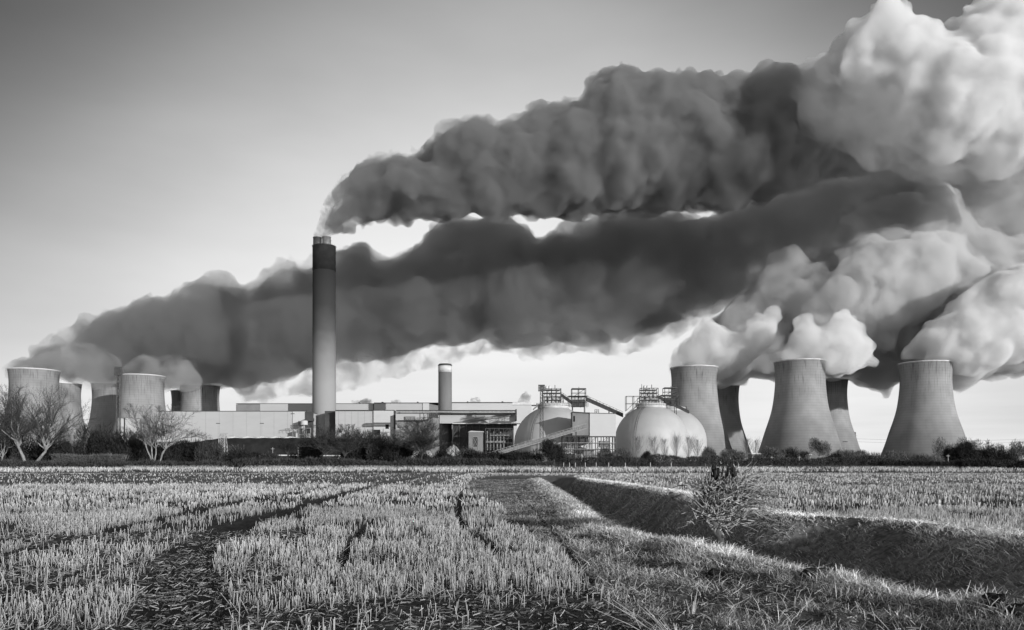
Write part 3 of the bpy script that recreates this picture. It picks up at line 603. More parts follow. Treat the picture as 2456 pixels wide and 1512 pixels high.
# structures peeping above the heap
cv = empty('loading_conveyor', (X(470, 560), 560, 0), 'low inclined conveyor with hoops left of the black heap', 'conveyor')
MB().beam(P(440, 1033, 560), P(510, 1052, 560), .7).beam(P(385, 1016, 560), P(440, 1033, 560), .7).build('belt_gallery', M['steelp'], cv)
m = MB()
for q in range(7):
    a_ = P(450 + q * 9, 1042 + q * 1.6, 558); m.beam((a_.x, 558, a_.z - 4), (a_.x, 558, a_.z + 1.2), .14)
m.build('trestle', M['steel'], cv)
rf = MB()
for q in range(5):
    x0 = 545 + q * 34; rf.prism([(X(x0, 600), Z(1053, 600)), (X(x0 + 32, 600), Z(1053, 600)), (X(x0 + 28, 600), Z(1049.5, 600)), (X(x0 + 14, 600), Z(1047, 600)), (X(x0 + 3, 600), Z(1050, 600))], 600, 612)
tag(rf.build('workshop_roof', M['rim']), 'row of low white curved workshop roofs above the black heap', 'workshop')
# lattice gantry standing before the heap
def lattice(name, px, Y, y0, y1, wpx0, wpx1, label, cat, mat='steelp', r=.12, n=6, dpth=3):
    m = MB(); zb, zt = Z(y1, Y), Z(y0, Y)
    C = lambda s, t, f: Vector((X(px, Y) + s * (wpx1 * (1 - f) + wpx0 * f) / 2 / F * Y, Y + t * dpth * (1 - f * .6) / 2, zb + (zt - zb) * f))
    for s in (-1, 1):
        for t in (-1, 1): m.beam(C(s, t, 0), C(s, t, 1), r)
    for i in range(n):
        f, g = i / n, (i + 1) / n
        for t in (-1, 1): m.beam(C(-1, t, f), C(1, t, g), r * .6); m.beam(C(1, t, f), C(-1, t, g), r * .6); m.beam(C(-1, t, g), C(1, t, g), r * .6)
        for s in (-1, 1): m.beam(C(s, -1, f), C(s, 1, g), r * .6)
    root = empty(name, (X(px, Y), Y, 0), label, cat); m.build('lattice', M[mat], root); return root
g = lattice('trestle_tower', 534, 400, 1040, 1092, 12, 18, 'white lattice trestle tower against the black heap', 'trestle tower', r=.16, n=5, dpth=5)
MB().beam(P(526, 1041, 399), P(560, 1047, 399), .3).beam(P(524, 1040, 399), P(546, 1040, 399), .35).build('top_beam', M['steelp'], g)

# ------------------------------------------------------------------ domes
def dome(px, Y, rpx, top, label):
    R = rpx / F * Y; H = Z(top, Y); d = empty('storage_dome', (X(px, Y), Y, 0), label, 'storage dome', 'white biomass storage domes')
    zc = H - R * .98; pr = [(R, 0), (R * .999, zc * .5)] + [(R * math.cos(t), zc + R * .98 * math.sin(t)) for t in np.linspace(0, math.pi / 2 - .02, 28)]
    MB().lathe(pr, 96).build('shell', M['domew'], d, True, loc=1)
    MB().lathe([(R * .40, H - R * .075), (R * .40, H + 1.4), (R * .36, H + 1.9)], 48).build('crown_ring', M['rim'], d, True, loc=1)
    a = MB(); rr = R * .43
    for k in range(36):
        t0, t1 = k / 36 * 6.283, (k + 1) / 36 * 6.283
        p0 = Vector((rr * math.cos(t0), rr * math.sin(t0), H + 1)); p1 = Vector((rr * math.cos(t1), rr * math.sin(t1), H + 1))
        a.beam(p0 + Vector((0, 0, -2)), p0 + Vector((0, 0, 1.2)), .09); a.beam(p0 + Vector((0, 0, 1.2)), p1 + Vector((0, 0, 1.2)), .09); a.beam(p0 - Vector((0, 0, 1)), p1 - Vector((0, 0, 1)), .16); a.beam(p0 + Vector((0, 0, .3)), p1 + Vector((0, 0, .3)), .07)
    a.build('railing', M['steel'], d, loc=1)
    a = MB(); th = math.radians(235)
    pts = [Vector((math.cos(th) * (R * math.cos(t) + .6), math.sin(th) * (R * math.cos(t) + .6), zc + R * .98 * math.sin(t) + .6)) for t in np.linspace(0, 1.15, 14)]
    sx = Vector((-math.sin(th), math.cos(th), 0)) * .8
    for s in (-1, 1):
        a.beam((pts[0] + sx * s) * 1 - Vector((0, 0, zc)), pts[0] + sx * s, .1)
        for p0, p1 in zip(pts[:-1], pts[1:]): a.beam(p0 + sx * s, p1 + sx * s, .1); a.beam(p0 + sx * s + Vector((0, 0, 1.1)), p1 + sx * s + Vector((0, 0, 1.1)), .08)
    for p0 in pts: a.beam(p0 - sx, p0 + sx, .1)
    a.build('stair', M['steel'], d, loc=1); return d
dome(1327, 750, 94, 974, 'leftmost white storage dome, partly behind the box building')
dome(1562, 740, 87, 973, 'white storage dome in front of its twin on the right')
dome(1611, 800, 82, 981, 'white storage dome overlapped by its front twin')

# ------------------------------------------------------------------ head houses and conveyors
def headhouse(x0, x1, y0, y1, Y, label, nx=4, nz=4, tanks=2):
    h = empty('head_house', (X((x0 + x1) / 2, Y), Y, Z(y1, Y)), label, 'steel head house', 'steel head houses on top of the domes')
    MB().frame(X(x0, Y), X(x1, Y), Y - 4, Y + 5, Z(y1, Y), Z(y0 + 9, Y), nx, nz, .24).frame(X(x0 - 5, Y), X(x1 + 6, Y), Y - 5, Y + 6, Z(y1 + 2, Y), Z(y1 - 14, Y), nx + 2, 2, .2).build('steel_frame', M['steel'], h)
    m = MB()
    for j in range(4): m.box(X(x0 - 1, Y), X(x1 + 1, Y) - j * .4, Y - 4.5, Y + 5.5, Z(y1 - 8 - j * 8, Y), Z(y1 - 8 - j * 8, Y) + .35)
    m.build('deck', M['steel'], h)
    m = MB()
    for j in range(tanks): m.lathe([(1.3, Z(y0 + 12, Y)), (1.3, Z(y0 + 3.5, Y)), (.4, Z(y0 + 1.5, Y))], 14, (X(x0 + 10 + j * 7, Y), Y, 0))
    m.build('silo', M['rim'], h)
    for j in range(6):
        m = MB(); m.box(X(x0 + 3 + j * (x1 - x0) / 6.5, Y), X(x0 + 6 + j * (x1 - x0) / 6.5, Y), Y - 2, Y + 2, Z(y1 - 2 - (j * 9) % 22, Y), Z(y1 - 8 - (j * 9) % 22, Y))
        m.build('machinery', M['mid'], h)
    m = MB().beam((X(x1 - 14, Y), Y, Z(y0 + 10, Y)), (X(x1 - 14, Y), Y, Z(y0, Y)), .3); m.build('vent_pipe', M['steel'], h); m = MB().beam((X(x0 + 3, Y), Y, Z(y0 + 10, Y)), (X(x0 + 3, Y), Y, Z(y0 - 1, Y)), .22)
    m.build('vent_pipe', M['steel'], h); return h
headhouse(1301, 1345, 924, 969, 748, 'steel head house crowning the leftmost dome')
headhouse(1536, 1577, 923, 969, 740, 'steel head house crowning the front right dome')
def xfer(x0, x1, y0, y1, Y, label):
    h = empty('transfer_tower', (X((x0 + x1) / 2, Y), Y, 0), label, 'transfer tower', 'braced conveyor transfer towers')
    MB().frame(X(x0, Y), X(x1, Y), Y - 5, Y + 5, Z(y1, Y), Z(y0, Y), 2, 4, .28).frame(X(x0 - 8, Y), X(x1 + 5, Y), Y - 6, Y + 6, Z(y1 + 1, Y), Z(y0 + 18, Y), 3, 2, .2).build('steel_frame', M['steel'], h)
    MB().box(X(x0 + 1, Y), X(x1 - 1, Y), Y - 3, Y + 3, Z(y1, Y), Z(y1 - 17, Y)).build('hopper', M['dark'], h)
    MB().box(X(x0, Y), X(x1, Y), Y - 5.5, Y + 5.5, Z(y0 + 1.2, Y), Z(y0, Y)).box(X(x0 - 8, Y), X(x1 + 3, Y), Y - 6, Y + 6, Z(y0 + 19, Y), Z(y0 + 18, Y)).build('deck', M['steel'], h)
    MB().beam((X((x0 + x1) / 2, Y), Y - 4, Z(y0 + 5, Y)), (X((x0 + x1) / 2, Y), Y - 4, Z(y0 - 3.5, Y)), .22).build('vent_pipe', M['steel'], h)
    MB().frame(X(x0 + 2, Y), X(x1 - 2, Y), Y - 4, Y + 4, 0, Z(y1, Y), 1, 6, .3).build('legs_frame', M['steel'], h)
xfer(1371, 1404, 933, 976, 752, 'braced transfer tower between the leftmost dome and long conveyor')
xfer(1592, 1622, 931, 972, 752, 'braced transfer tower between the twin domes')
def conveyor(p0, p1, Y, th, label, mat='mid', legs=(), w_=2.0, Y2=None, rail=True):
    Y2 = Y2 or Y; a = P(*p0, Y); b = P(*p1, Y2); c = empty('conveyor', (a.x, Y, 0), label, 'conveyor', 'inclined covered conveyors')
    up = Vector((0, 0, th)); yy = Vector((0, w_, 0)); vs = [a - yy, b - yy, b + yy, a + yy, a - yy + up, b - yy + up, b + yy + up, a + yy + up]
    MB().add(vs, [(0, 3, 2, 1), (4, 5, 6, 7), (0, 1, 5, 4), (2, 3, 7, 6), (0, 4, 7, 3), (1, 2, 6, 5)]).build('gallery', M[mat], c)
    m = MB(); n = max(6, int((b - a).length / 3.2)); e = Vector((0, w_ + .25, 0)); hi = up * 1.35
    for i in range(n):
        q0 = a.lerp(b, i / n) - e; q1 = a.lerp(b, (i + 1) / n) - e
        m.beam(q0, q0 + hi, .11); m.beam(q0 + (hi if i % 2 else up * 0), q1 + (up * 0 if i % 2 else hi), .09)
    m.beam(a - e, b - e, .2); m.beam(a - e + hi, b - e + hi, .16); m.beam(a - e + up * .6, b - e + up * .6, .12)
    m.build('truss', M['steelp' if mat != 'dark' else 'steel'], c)
    if legs:
        for f in legs:
            m = MB(); q = a.lerp(b, f)
            for s in (-1, 1): m.beam((q.x + s * 1.2, q.y + s * w_ * .8, 0), (q.x + s * .5, q.y + s * w_ * .8, q.z), .26)
            m.beam((q.x - 1, q.y - w_ * .8, q.z * .5), (q.x + 1, q.y + w_ * .8, q.z * .5), .15).beam((q.x, q.y - w_ * .8, q.z), (q.x, q.y + w_ * .8, q.z), .2)
            m.build('trestle_leg', M['steel'], c)
    return c
conveyor((1406, 962), (1494, 1001), 752, 3.6, 'dark conveyor sloping down from the transfer tower to the twin domes', 'dark', (.62, .75))
conveyor((1346, 952), (1374, 972), 750, 3.2, 'short conveyor feeding the head house of the leftmost dome', 'dark')
conveyor((1577, 955), (1652, 992), 750, 2.6, 'conveyor sloping off the front right dome crown', 'dark')
conveyor((1500, 998), (1540, 966), 736, 1.2, 'walkway stair rising over the left of the front right dome', 'steel', w_=1)
conveyor((1278, 985), (1306, 962), 744, 1.2, 'walkway stair rising over the left of the leftmost dome', 'steel', w_=1)
conveyor((1160, 1102), (1406, 1028), 640, 3.0, 'long pale ground conveyor climbing toward the box building', 'mid', (.18, .36, .52, .66, .78, .9), w_=1.8)
tag(MB().frame(X(1502, 738), X(1537, 738), 736, 744, Z(986, 738), Z(951, 738), 2, 2, .26).build('dome_gantry', M['steel']), 'open braced gantry left of the front right head house', 'gantry')
Yb = 690
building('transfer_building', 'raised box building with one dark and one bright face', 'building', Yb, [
    ('shade_toned_wall', 'mid', bx(1373, 1414.3, 989.5, 1045, Yb, 20)), ('bright_wall', 'white', bx(1414.6, 1477, 992, 1047, Yb - 1, 21)),  # shaded and sunlit faces put into the two cladding tones
    ('roof_edge', 'dark', MB().prism([(X(1372.5, Yb), Z(989.3, Yb)), (X(1372.5, Yb), Z(987.6, Yb)), (X(1414.5, Yb), Z(990.4, Yb)), (X(1477.4, Yb), Z(992, Yb)), (X(1477.4, Yb), Z(993.2, Yb)), (X(1414.5, Yb), Z(991.8, Yb))], Yb - 1.4, Yb + 20.4)),
    ('roof_ladder', 'steelp', MB().frame(X(1428, Yb), X(1437, Yb), Yb + 2, Yb + 5, Z(992, Yb), Z(982, Yb), 2, 2, .2)),
    ('window', 'black', bx(1375, 1379, 998, 1012, Yb - .1, .09)),
    ('support_frame', 'steel', MB().frame(X(1350, Yb), X(1475, Yb), Yb - 1, Yb + 18, 0, Z(1047.2, Yb), 9, 4, .34)),
    ('lower_machinery', 'mid', bx(1360, 1386, 1064, 1075, Yb + 6, 6)), ('lower_machinery', 'mid', bx(1400, 1425, 1079, 1095, Yb + 4, 8)), ('lower_machinery', 'mid', bx(1438, 1462, 1058, 1072, Yb + 4, 8)), ('lower_machinery', 'dark', bx(1392, 1410, 1050, 1060, Yb + 5, 8)),
    ('walkway', 'steelp', bx(1348, 1478, 1062, 1063, Yb - 1.6, .6).box(X(1348, Yb), X(1478, Yb), Yb - 1.6, Yb - 1, Z(1078, Yb), Z(1077, Yb)))], 1420)

# ------------------------------------------------------------------ masts, lamps, poles
def mast(px, Y, y0, y1, label, head=14, rows=5):
    r = lattice('floodlight_mast', px, Y, y0 + 4, y1, 6, 9, label, 'floodlight mast', 'steel', .26, 20, 2.6)
    r['group'] = 'lattice floodlight masts'
    for j in range(rows):
        cb = MB().beam(P(px - head / 2, y0 + 2 + j * 4.2, Y), P(px + head / 2, y0 + 2 + j * 4.2, Y), .16); cb = cb.build('crossbar', M['steel'], r)
        for i in range(4):
            c = P(px - head / 2 + i * head / 3, y0 + 2 + j * 4.2, Y - .6); MB().box(c.x - .8, c.x + .8, c.y - .5, c.y + .3, c.z - .55, c.z + .65).build('floodlight', M['lamp'], cb)
    return r
mast(284, 640, 880, 1100, 'tall lattice floodlight mast before the left cooling towers')
mast(1299, 700, 923, 1100, 'lattice floodlight mast in front of the leftmost dome', 12, 4)
def lamp(px, Y, y0, label, k=2, name='street_lamp', r=.14):
    o = empty(name, (X(px, Y), Y, 0), label, 'lamp post' if 'lamp' in name else 'pole', None)
    MB().beam((X(px, Y), Y, 0), (X(px, Y), Y, Z(y0, Y)), r * 1.3, r * .7, 6).build('pole', M['post'], o)
    if name == 'street_lamp':
        m = MB()
        for s in ((-1, 1) if k == 2 else (1,)): c = P(px + s * 2.2, y0, Y); m.beam(P(px, y0, Y), c, .12); m.box(c.x - .7, c.x + .7, Y - .3, Y + .3, c.z - .2, c.z + .25)
        m.build('lamp_head', M['lamp'], o)
    else: MB().beam(P(px - 4, y0 + 4, Y), P(px + 4, y0 + 4, Y), .1).build('crossarm', M['post'], o)
    return o
lamp(702, 560, 993, 'tall lamp post with clustered heads before the pale hall end')
lamp(628, 560, 1016, 'lamp post standing against the long pale hall')
lamp(523, 560, 1016, 'thin lamp post above the white trestle tower')
lamp(876, 560, 1018, 'lamp post in front of the annex block')
lamp(2027, 420, 1060, 'double headed lamp post right of the middle tower')
lamp(1779, 330, 1088, 'short lamp post between the rear tower and middle tower')
lamp(1682, 300, 1078, 'wooden pole with one crossarm beside the right dome', name='telegraph_pole')
lamp(1851, 300, 1094, 'short wooden pole at the foot of the middle tower', name='telegraph_pole')
lamp(1917, 300, 1093, 'wooden pole below the middle tower hedge', name='telegraph_pole')
lamp(2274, 240, 1090, 'pale wooden pole left of the round dark tree', name='telegraph_pole', r=.11)
lamp(654, 300, 1073, 'pale post among bushes under the black heap', name='telegraph_pole')
lamp(715, 300, 1071, 'pale post right of the umbrella shaped tree', name='telegraph_pole')
py = lattice('electricity_pylon', 2050.5, 1300, 1037, 1105, 2.2, 8, 'distant lattice electricity pylon right of the rear tower', 'pylon', 'steel', .28, 12, 5)
m = MB()
for j, hw in ((1046, 5), (1053, 6), (1060, 5)): m.beam(P(2050.5 - hw, j, 1300), P(2050.5 + hw, j, 1300), .3)
m.build('crossarm', M['steel'], py)
m = MB()
for s, y0 in ((1, 1053), (1, 1060)):
    pts = [P(2056 + 8 * k, y0 + 8 * math.sin(k / 62 * math.pi) * .8 - .06 * k, 1300 + k * 2) for k in range(0, 60, 3)]
    for a_, b_ in zip(pts[:-1], pts[1:]): m.beam(a_, b_, .16, k=3)
m.build('power_line', M['steel'], py)

# pipeline with white panels in front of the black heap
pl = empty('pipeline', (X(735, 430), 430, 0), 'long pale pipeline on low stands under the black heap', 'pipeline')
MB().beam(P(592, 1092, 430), P(905, 1094, 430), .35, k=8).build('pipe', M['rim'], pl)
m = MB()
for q in range(14): c = P(598 + q * 22, 1093, 430); m.beam((c.x, 430, 0), (c.x, 430, c.z), .18)
m.build('stand', M['steel'], pl)
for q in (612, 713, 810, 836, 905):
    o = bx(q, q + 13, 1096, 1100.5, 425, .6).build('panel', M['white']); tag(o, {612: 'white panel lowest left under the black heap', 713: 'white panel under the umbrella shaped tree', 810: 'white panel right of the twin trunked tree', 836: 'white panel right of the middle of the pipeline', 905: 'rightmost white panel near the pale bank'}[q], 'sign panel', 'white panels below the pipeline')
# pale spoil and sheeted piles by the short stack
def spoil(px0, px1, y0, Y, label):
    vs = []; n, k = 40, 14; x0, x1 = X(px0, Y), X(px1, Y); dz = Z(y0, Y)
    for i in range(n):
        for j in range(k):
            u, v = i / (n - 1), j / (k - 1); z = dz * math.sin(math.pi * u) ** .5 * math.sin(math.pi * v) ** .7 * (.65 + .7 * float(fbm(np.array(u * 7 + px0), np.array(v * 4.), 3))); vs.append((x0 + (x1 - x0) * u, Y + v * 22, max(z, 0)))
    fs = [(i * k + j, (i + 1) * k + j, (i + 1) * k + j + 1, i * k + j + 1) for i in range(n - 1) for j in range(k - 1)]
    tag(MB().add(vs, fs).build('spoil_heap', M['pale'], None, True), label, 'spoil heap', 'pale spoil heaps in the yard')
spoil(938, 1040, 1068, 480, 'pale spoil heap behind the bare trees near the short stack')
spoil(1045, 1118, 1071, 500, 'pale spoil heap at the foot of the short stack')
spoil(1085, 1250, 1097, 450, 'low pale spoil strip at the start of the ground conveyor')
building('gatehouse', 'low flat gatehouse before the rear right towers', 'building', 420, [('wall', 'mid', bx(1886, 1945, 1092, 1105, 420, 8)), ('roof', 'rim', bx(1884, 1947, 1090, 1091.9, 419.5, 9))], 1915)
building('small_building', 'pale flat roofed hut left of the middle tower', 'building', 460, [('wall', 'mid', bx(1805, 1830, 1090, 1105, 460, 8)), ('roof', 'rim', bx(1803, 1832, 1087, 1089.9, 459.5, 9))], 1817)

# ------------------------------------------------------------------ bare trees and thickets
def seg_mesh(segs, k, name, mat, parent):
    A_ = np.array([[*s[0], *s[1], s[2], s[3]] for s in segs]); a = A_[:, :3]; b = A_[:, 3:6]; d = b - a; d /= np.linalg.norm(d, axis=1, keepdims=True) + 1e-9
    ref = np.where(np.abs(d[:, 2:3]) > .9, np.array([[1., 0, 0]]), np.array([[0, 0, 1.]])); u = np.cross(d, ref); u /= np.linalg.norm(u, axis=1, keepdims=True); w_ = np.cross(d, u)
    V = np.zeros((len(segs), 2, k, 3))
    for j in range(k):
        t = 2 * math.pi * j / k; o = u * math.cos(t) + w_ * math.sin(t)
        V[:, 0, j] = a + o * A_[:, 6:7]; V[:, 1, j] = b + o * A_[:, 7:8]
    base = np.arange(len(segs)) * 2 * k
    Fq = np.concatenate([np.stack([base + j, base + (j + 1) % k, base + k + (j + 1) % k, base + k + j], 1) for j in range(k)])
    return np_mesh(name, V, Fq, mat, None, True, parent)
def bare_tree(loc, H, label, seed=1, stems=1, cat='tree', group='bare winter trees along the field edge', tr='bark', tw='twig', r0=.28, width=8, leanx=0, name='bare_tree', limbs=18, fork=.16, rt=.013, flat=0, side=11, dense=1.0):
    R = random.Random(seed); big = []; fine = []; hw_ = width / 2; forks = []
    for s in range(stems):
        dx = (s / (stems - 1) * 2 - 1) if stems > 1 else 0; p = Vector((dx * .35, R.uniform(-.3, .3), -.15)); q = p; fh = H * fork * R.uniform(.8, 1.3); r = r0 * H / 14 / stems ** .35
        end = Vector((dx * hw_ * .30 + leanx * fh + R.gauss(0, .2), R.gauss(0, .4), fh)); n = 4
        for i in range(n):
            q2 = p.lerp(end, (i + 1) / n) + Vector((R.gauss(0, .10), R.gauss(0, .10), 0)); big.append((q, q2, r * (1 - .08 * i) * (1.35 if i == 0 else 1), r * (1 - .08 * (i + 1)))); q = q2
        forks.append((q, dx, r * .7))
    def twig(p, d, ln, r, lv):
        n = 3 if lv else 2
        for i in range(n):
            d = (d + Vector((R.gauss(0, .13), R.gauss(0, .13), R.gauss(.05, .08)))).normalized(); q = p + d * ln / n; fine.append((p, q, max(rt * .6, r * (1 - i * .25)), max(rt * .45, r * (1 - (i + 1) * .25)))); p = q
            if lv > 0:
                for _ in range(2 if R.random() < .75 else 1): twig(p, (d + Vector((R.gauss(0, .5), R.gauss(0, .5), R.gauss(.12, .3)))).normalized(), ln * R.uniform(.4, .62), r * .55, lv - 1)
    for f_, dx, r in forks:
        m = max(4, int(limbs / stems))
        for j in range(m):
            th = (j + R.uniform(.2, .8)) / m * math.pi; az = R.uniform(-1.2, 1.2)
            cx_, cz_ = dx * hw_ * .35, H * (fork + .12)
            tgt = Vector((cx_ + math.cos(th) * (hw_ - abs(cx_) * .6) * R.uniform(.75, 1), math.sin(az) * hw_ * .7 * R.uniform(.3, 1), cz_ + (H - cz_) * max(.10, math.sin(th) ** (.8 - .4 * flat)) * R.uniform(.72, .95)))
            rise = (tgt - f_).length; c1 = f_ + Vector((0, 0, rise * .28)) + (tgt - f_) * .2; n = 8; p = f_; L_ = rise
            for i in range(n):
                u = (i + 1) / n; q = f_ * (1 - u) ** 2 + c1 * 2 * u * (1 - u) + tgt * u * u + Vector((R.gauss(0, .02), R.gauss(0, .02), R.gauss(0, .015))) * L_; d = (q - p).normalized()
                ra = max(.03, r * .55 * (1 - .85 * (i / n))); rb = max(.022, r * .55 * (1 - .85 * u)); (big if i < 4 else fine).append((p, q, ra, rb)); p = q
                if i >= 1:
                    for _ in range(int(side * dense / 6 + R.random())):
                        ln = L_ * R.uniform(.16, .34) * (1.15 - .5 * u); twig(p, (d + Vector((R.gauss(0, .6), R.gauss(0, .6), R.gauss(.15, .35)))).normalized(), ln, max(rt * 1.6, ra * .4), 2)
            twig(p, d, L_ * .14, rt * 1.5, 1)
    t = empty(name, loc, label, cat, group); fine = [x for x in fine if x[1].z < H * 1.04]
    seg_mesh(big, 6, 'trunk', M[tr], t); seg_mesh(fine, 3, 'crown', M[tw], t); return t
YT = 168
def tree_at(px, ytop, Y, label, ybase=None, **k):
    return bare_tree((X(px, Y), Y, 0), Z(ytop, Y), label, **k)
def W_(p, Y): return p / F * Y
tree_at(-8, 944, YT, 'bare tree cut by the left edge of the view', seed=3, stems=3, width=W_(110, YT), limbs=18, dense=1.4)
tree_at(70, 930, YT, 'tallest bare tree with twin leaning trunks on the left', seed=5, stems=2, width=W_(225, YT), r0=.40, limbs=30, fork=.22, leanx=.25, dense=1.5, rt=.015)
tree_at(374, 976, YT, 'many stemmed bare willow left of the black heap', seed=8, stems=5, width=W_(185, YT), r0=.36, limbs=28, fork=.28, dense=1.3)
tree_at(692, 1050, 240, 'small umbrella shaped tree against the black heap', seed=21, width=W_(80, 240), tr='barkd', tw='thicket', r0=.35, limbs=14, fork=.3, flat=1, side=14)
tree_at(806, 1020, YT, 'broad bare tree below the tall chimney', seed=13, stems=2, width=W_(135, YT), limbs=24, side=20, fork=.25, rt=.017, tr='barkd', tw='thicketm')
tree_at(880, 1032, 190, 'wide low bare tree right of the chimney tree', seed=33, width=W_(125, 190), limbs=24, side=22, fork=.25, rt=.018)
tree_at(1008, 1006, YT, 'broad dark bare tree in front of the short stack', seed=41, width=W_(125, YT), limbs=24, side=20, fork=.25, rt=.017, tr='barkd', tw='thicketm')
tree_at(948, 1040, 190, 'smaller bare tree between the two broad ones', seed=45, width=W_(80, 190), limbs=16, side=18, fork=.25, rt=.017, tr='barkd', tw='thicketm')
tree_at(1095, 1062, 180, 'low spindly bare tree right of the short stack', seed=47, stems=3, width=W_(80, 180), limbs=12, tr='barkd', tw='thicketm')
tree_at(566, 1066, 180, 'slight leaning tree left of the pipeline', seed=51, width=W_(60, 180), leanx=.4, tw='twigp', limbs=8, side=7, fork=.35)
def poplar(loc, H, hw_, label, seed):
    R = random.Random(seed); t = empty('poplar_tree', loc, label, 'tree', 'row of upright poplars'); big = []; fine = []
    q = Vector((0, 0, -.1)); pts = [q]
    for i in range(10): q = q + Vector((R.gauss(0, .08), R.gauss(0, .08), H / 10)); pts.append(q)
    for i in range(10): big.append((pts[i], pts[i + 1], .20 * (1 - i / 10.5), .20 * (1 - (i + 1) / 10.5)))
    def twig(p, d, ln, r, lv):
        n = 3
        for i in range(n):
            d = (d + Vector((R.gauss(0, .10), R.gauss(0, .10), .10))).normalized(); q = p + d * ln / n; fine.append((p, q, r * (1 - i * .25), r * (1 - (i + 1) * .25))); p = q
            if lv > 0:
                for _ in range(2): twig(p, (d + Vector((R.gauss(0, .42), R.gauss(0, .42), .15))).normalized(), ln * R.uniform(.35, .55), r * .5, lv - 1)
    for i in range(44):
        f = R.uniform(.10, .93); k = int(f * 10); p = pts[k].lerp(pts[k + 1], f * 10 - k); a = R.uniform(0, 6.28)
        env = hw_ * (math.sin(math.pi * min(1, (f * .8 + .22))) ** .6); d = Vector((math.cos(a) * .55, math.sin(a) * .55, 1)).normalized()
        twig(p, d, min(env / .38, (H - p.z) * 1.0) * R.uniform(.7, 1), .035, 2)
    seg_mesh(big, 6, 'trunk', M['bark'], t); seg_mesh(fine, 3, 'crown', M['twigp'], t); return t
V0 = None
for i, (px, yt, Y, lab) in enumerate([(1526, 1050, 300, 'leftmost poplar before the front right dome'), (1567, 1050, 300, 'second poplar from the left before the domes'), (1594, 1054, 300, 'slim poplar between two taller ones before the domes'), (1624, 1048, 300, 'fourth poplar from the left before the domes'), (1650, 1050, 300, 'poplar below the right dome edge'), (1672, 1056, 305, 'rightmost poplar beside the wooden pole'),
                                       (1793, 1054, 520, 'pale distant poplar left of the middle tower'), (1812, 1057, 520, 'pale distant poplar nearest the middle tower')]):
    H = Z(yt, Y)
    if i < 4: o = poplar((X(px, Y), Y, 0), H, W_(13 if i != 2 else 9, Y), lab, 70 + i); V0 = V0 or o; H0 = Z(1050, 300)
    else: dup(V0, (X(px, Y), Y, 0), lab, rz=i * 1.7, sc_=(H / H0, H / H0, H / H0))

def thicket_pts(n, a, b, c, seed, lumps=9):
    R = np.random.default_rng(seed); C = R.normal(size=(lumps, 3)) * .45; C[:, 2] = R.uniform(.1, .85, lumps) * (1 - .35 * np.abs(C[:, 0])); Rr = R.uniform(.30, .6, lumps)
    i = R.integers(0, lumps, n); d = R.normal(size=(n, 3)); d /= np.linalg.norm(d, axis=1, keepdims=True); rr = R.random(n) ** .45
    p = C[i] + d * (Rr[i] * rr)[:, None]; p[:, 2] = np.abs(p[:, 2]); p[:, :2] /= np.percentile(np.abs(p[:, :2]), 97); p[:, 2] /= np.percentile(p[:, 2], 97)
    return p * np.array([a, b, c]), d
def thicket(loc, a, b, c, n, mat, label, seed, name='bush', cat='bush', group='dark bushes along the field edge', size=.22, trunk=False, tw_len=1.0):
    p, d = thicket_pts(n, a, b, c, seed); R = np.random.default_rng(seed + 1)
    dr = d * .6 + R.normal(size=(n, 3)) * .5 + np.array([0, 0, .9]); dr /= np.linalg.norm(dr, axis=1, keepdims=True)
    ln = size * R.uniform(1.2, 4.5, n) * tw_len; sd_ = R.normal(size=(n, 3)); sd_ = np.cross(dr, sd_); sd_ /= np.linalg.norm(sd_, axis=1, keepdims=True); wv = size * R.uniform(.12, .34, n)
    V = np.stack([p - sd_ * wv[:, None], p + sd_ * wv[:, None], p + dr * ln[:, None]], 1)
    t = empty(name, loc, label, cat, group)
    np_mesh('crown' if trunk else 'foliage', V, np.arange(n * 3).reshape(-1, 3), M[mat], None, False, t)
    if trunk:
        for q in range(trunk):
            m = []; x0 = (q - (trunk - 1) / 2) * a * .5; m.append((Vector((x0, 0, -trunk_h(c))), Vector((x0 * .8 + .2, 0, c * .2)), .22, .14)); m.append((Vector((x0 * .8 + .2, 0, c * .2)), Vector((x0 * .8 - .8, 0, c * .6)), .12, .06)); m.append((Vector((x0 * .8 + .2, 0, c * .2)), Vector((x0 * .8 + 1.0, 0, c * .6)), .12, .06))
            seg_mesh(m, 6, 'trunk', M['bark'], t)
    return t
def trunk_h(c): return c * .45
def bush(px, ytop, wpx, Y, label, mat='thicket', n=2600, seed=1, depth=None, ybase=None, **k):
    a = wpx / 2 / F * Y; z0 = 0 if ybase is None else max(0, Z(ybase, Y)); return thicket((X(px, Y), Y, z0), a, depth or a * .7, Z(ytop, Y) - z0, n, mat, label, seed, **k)
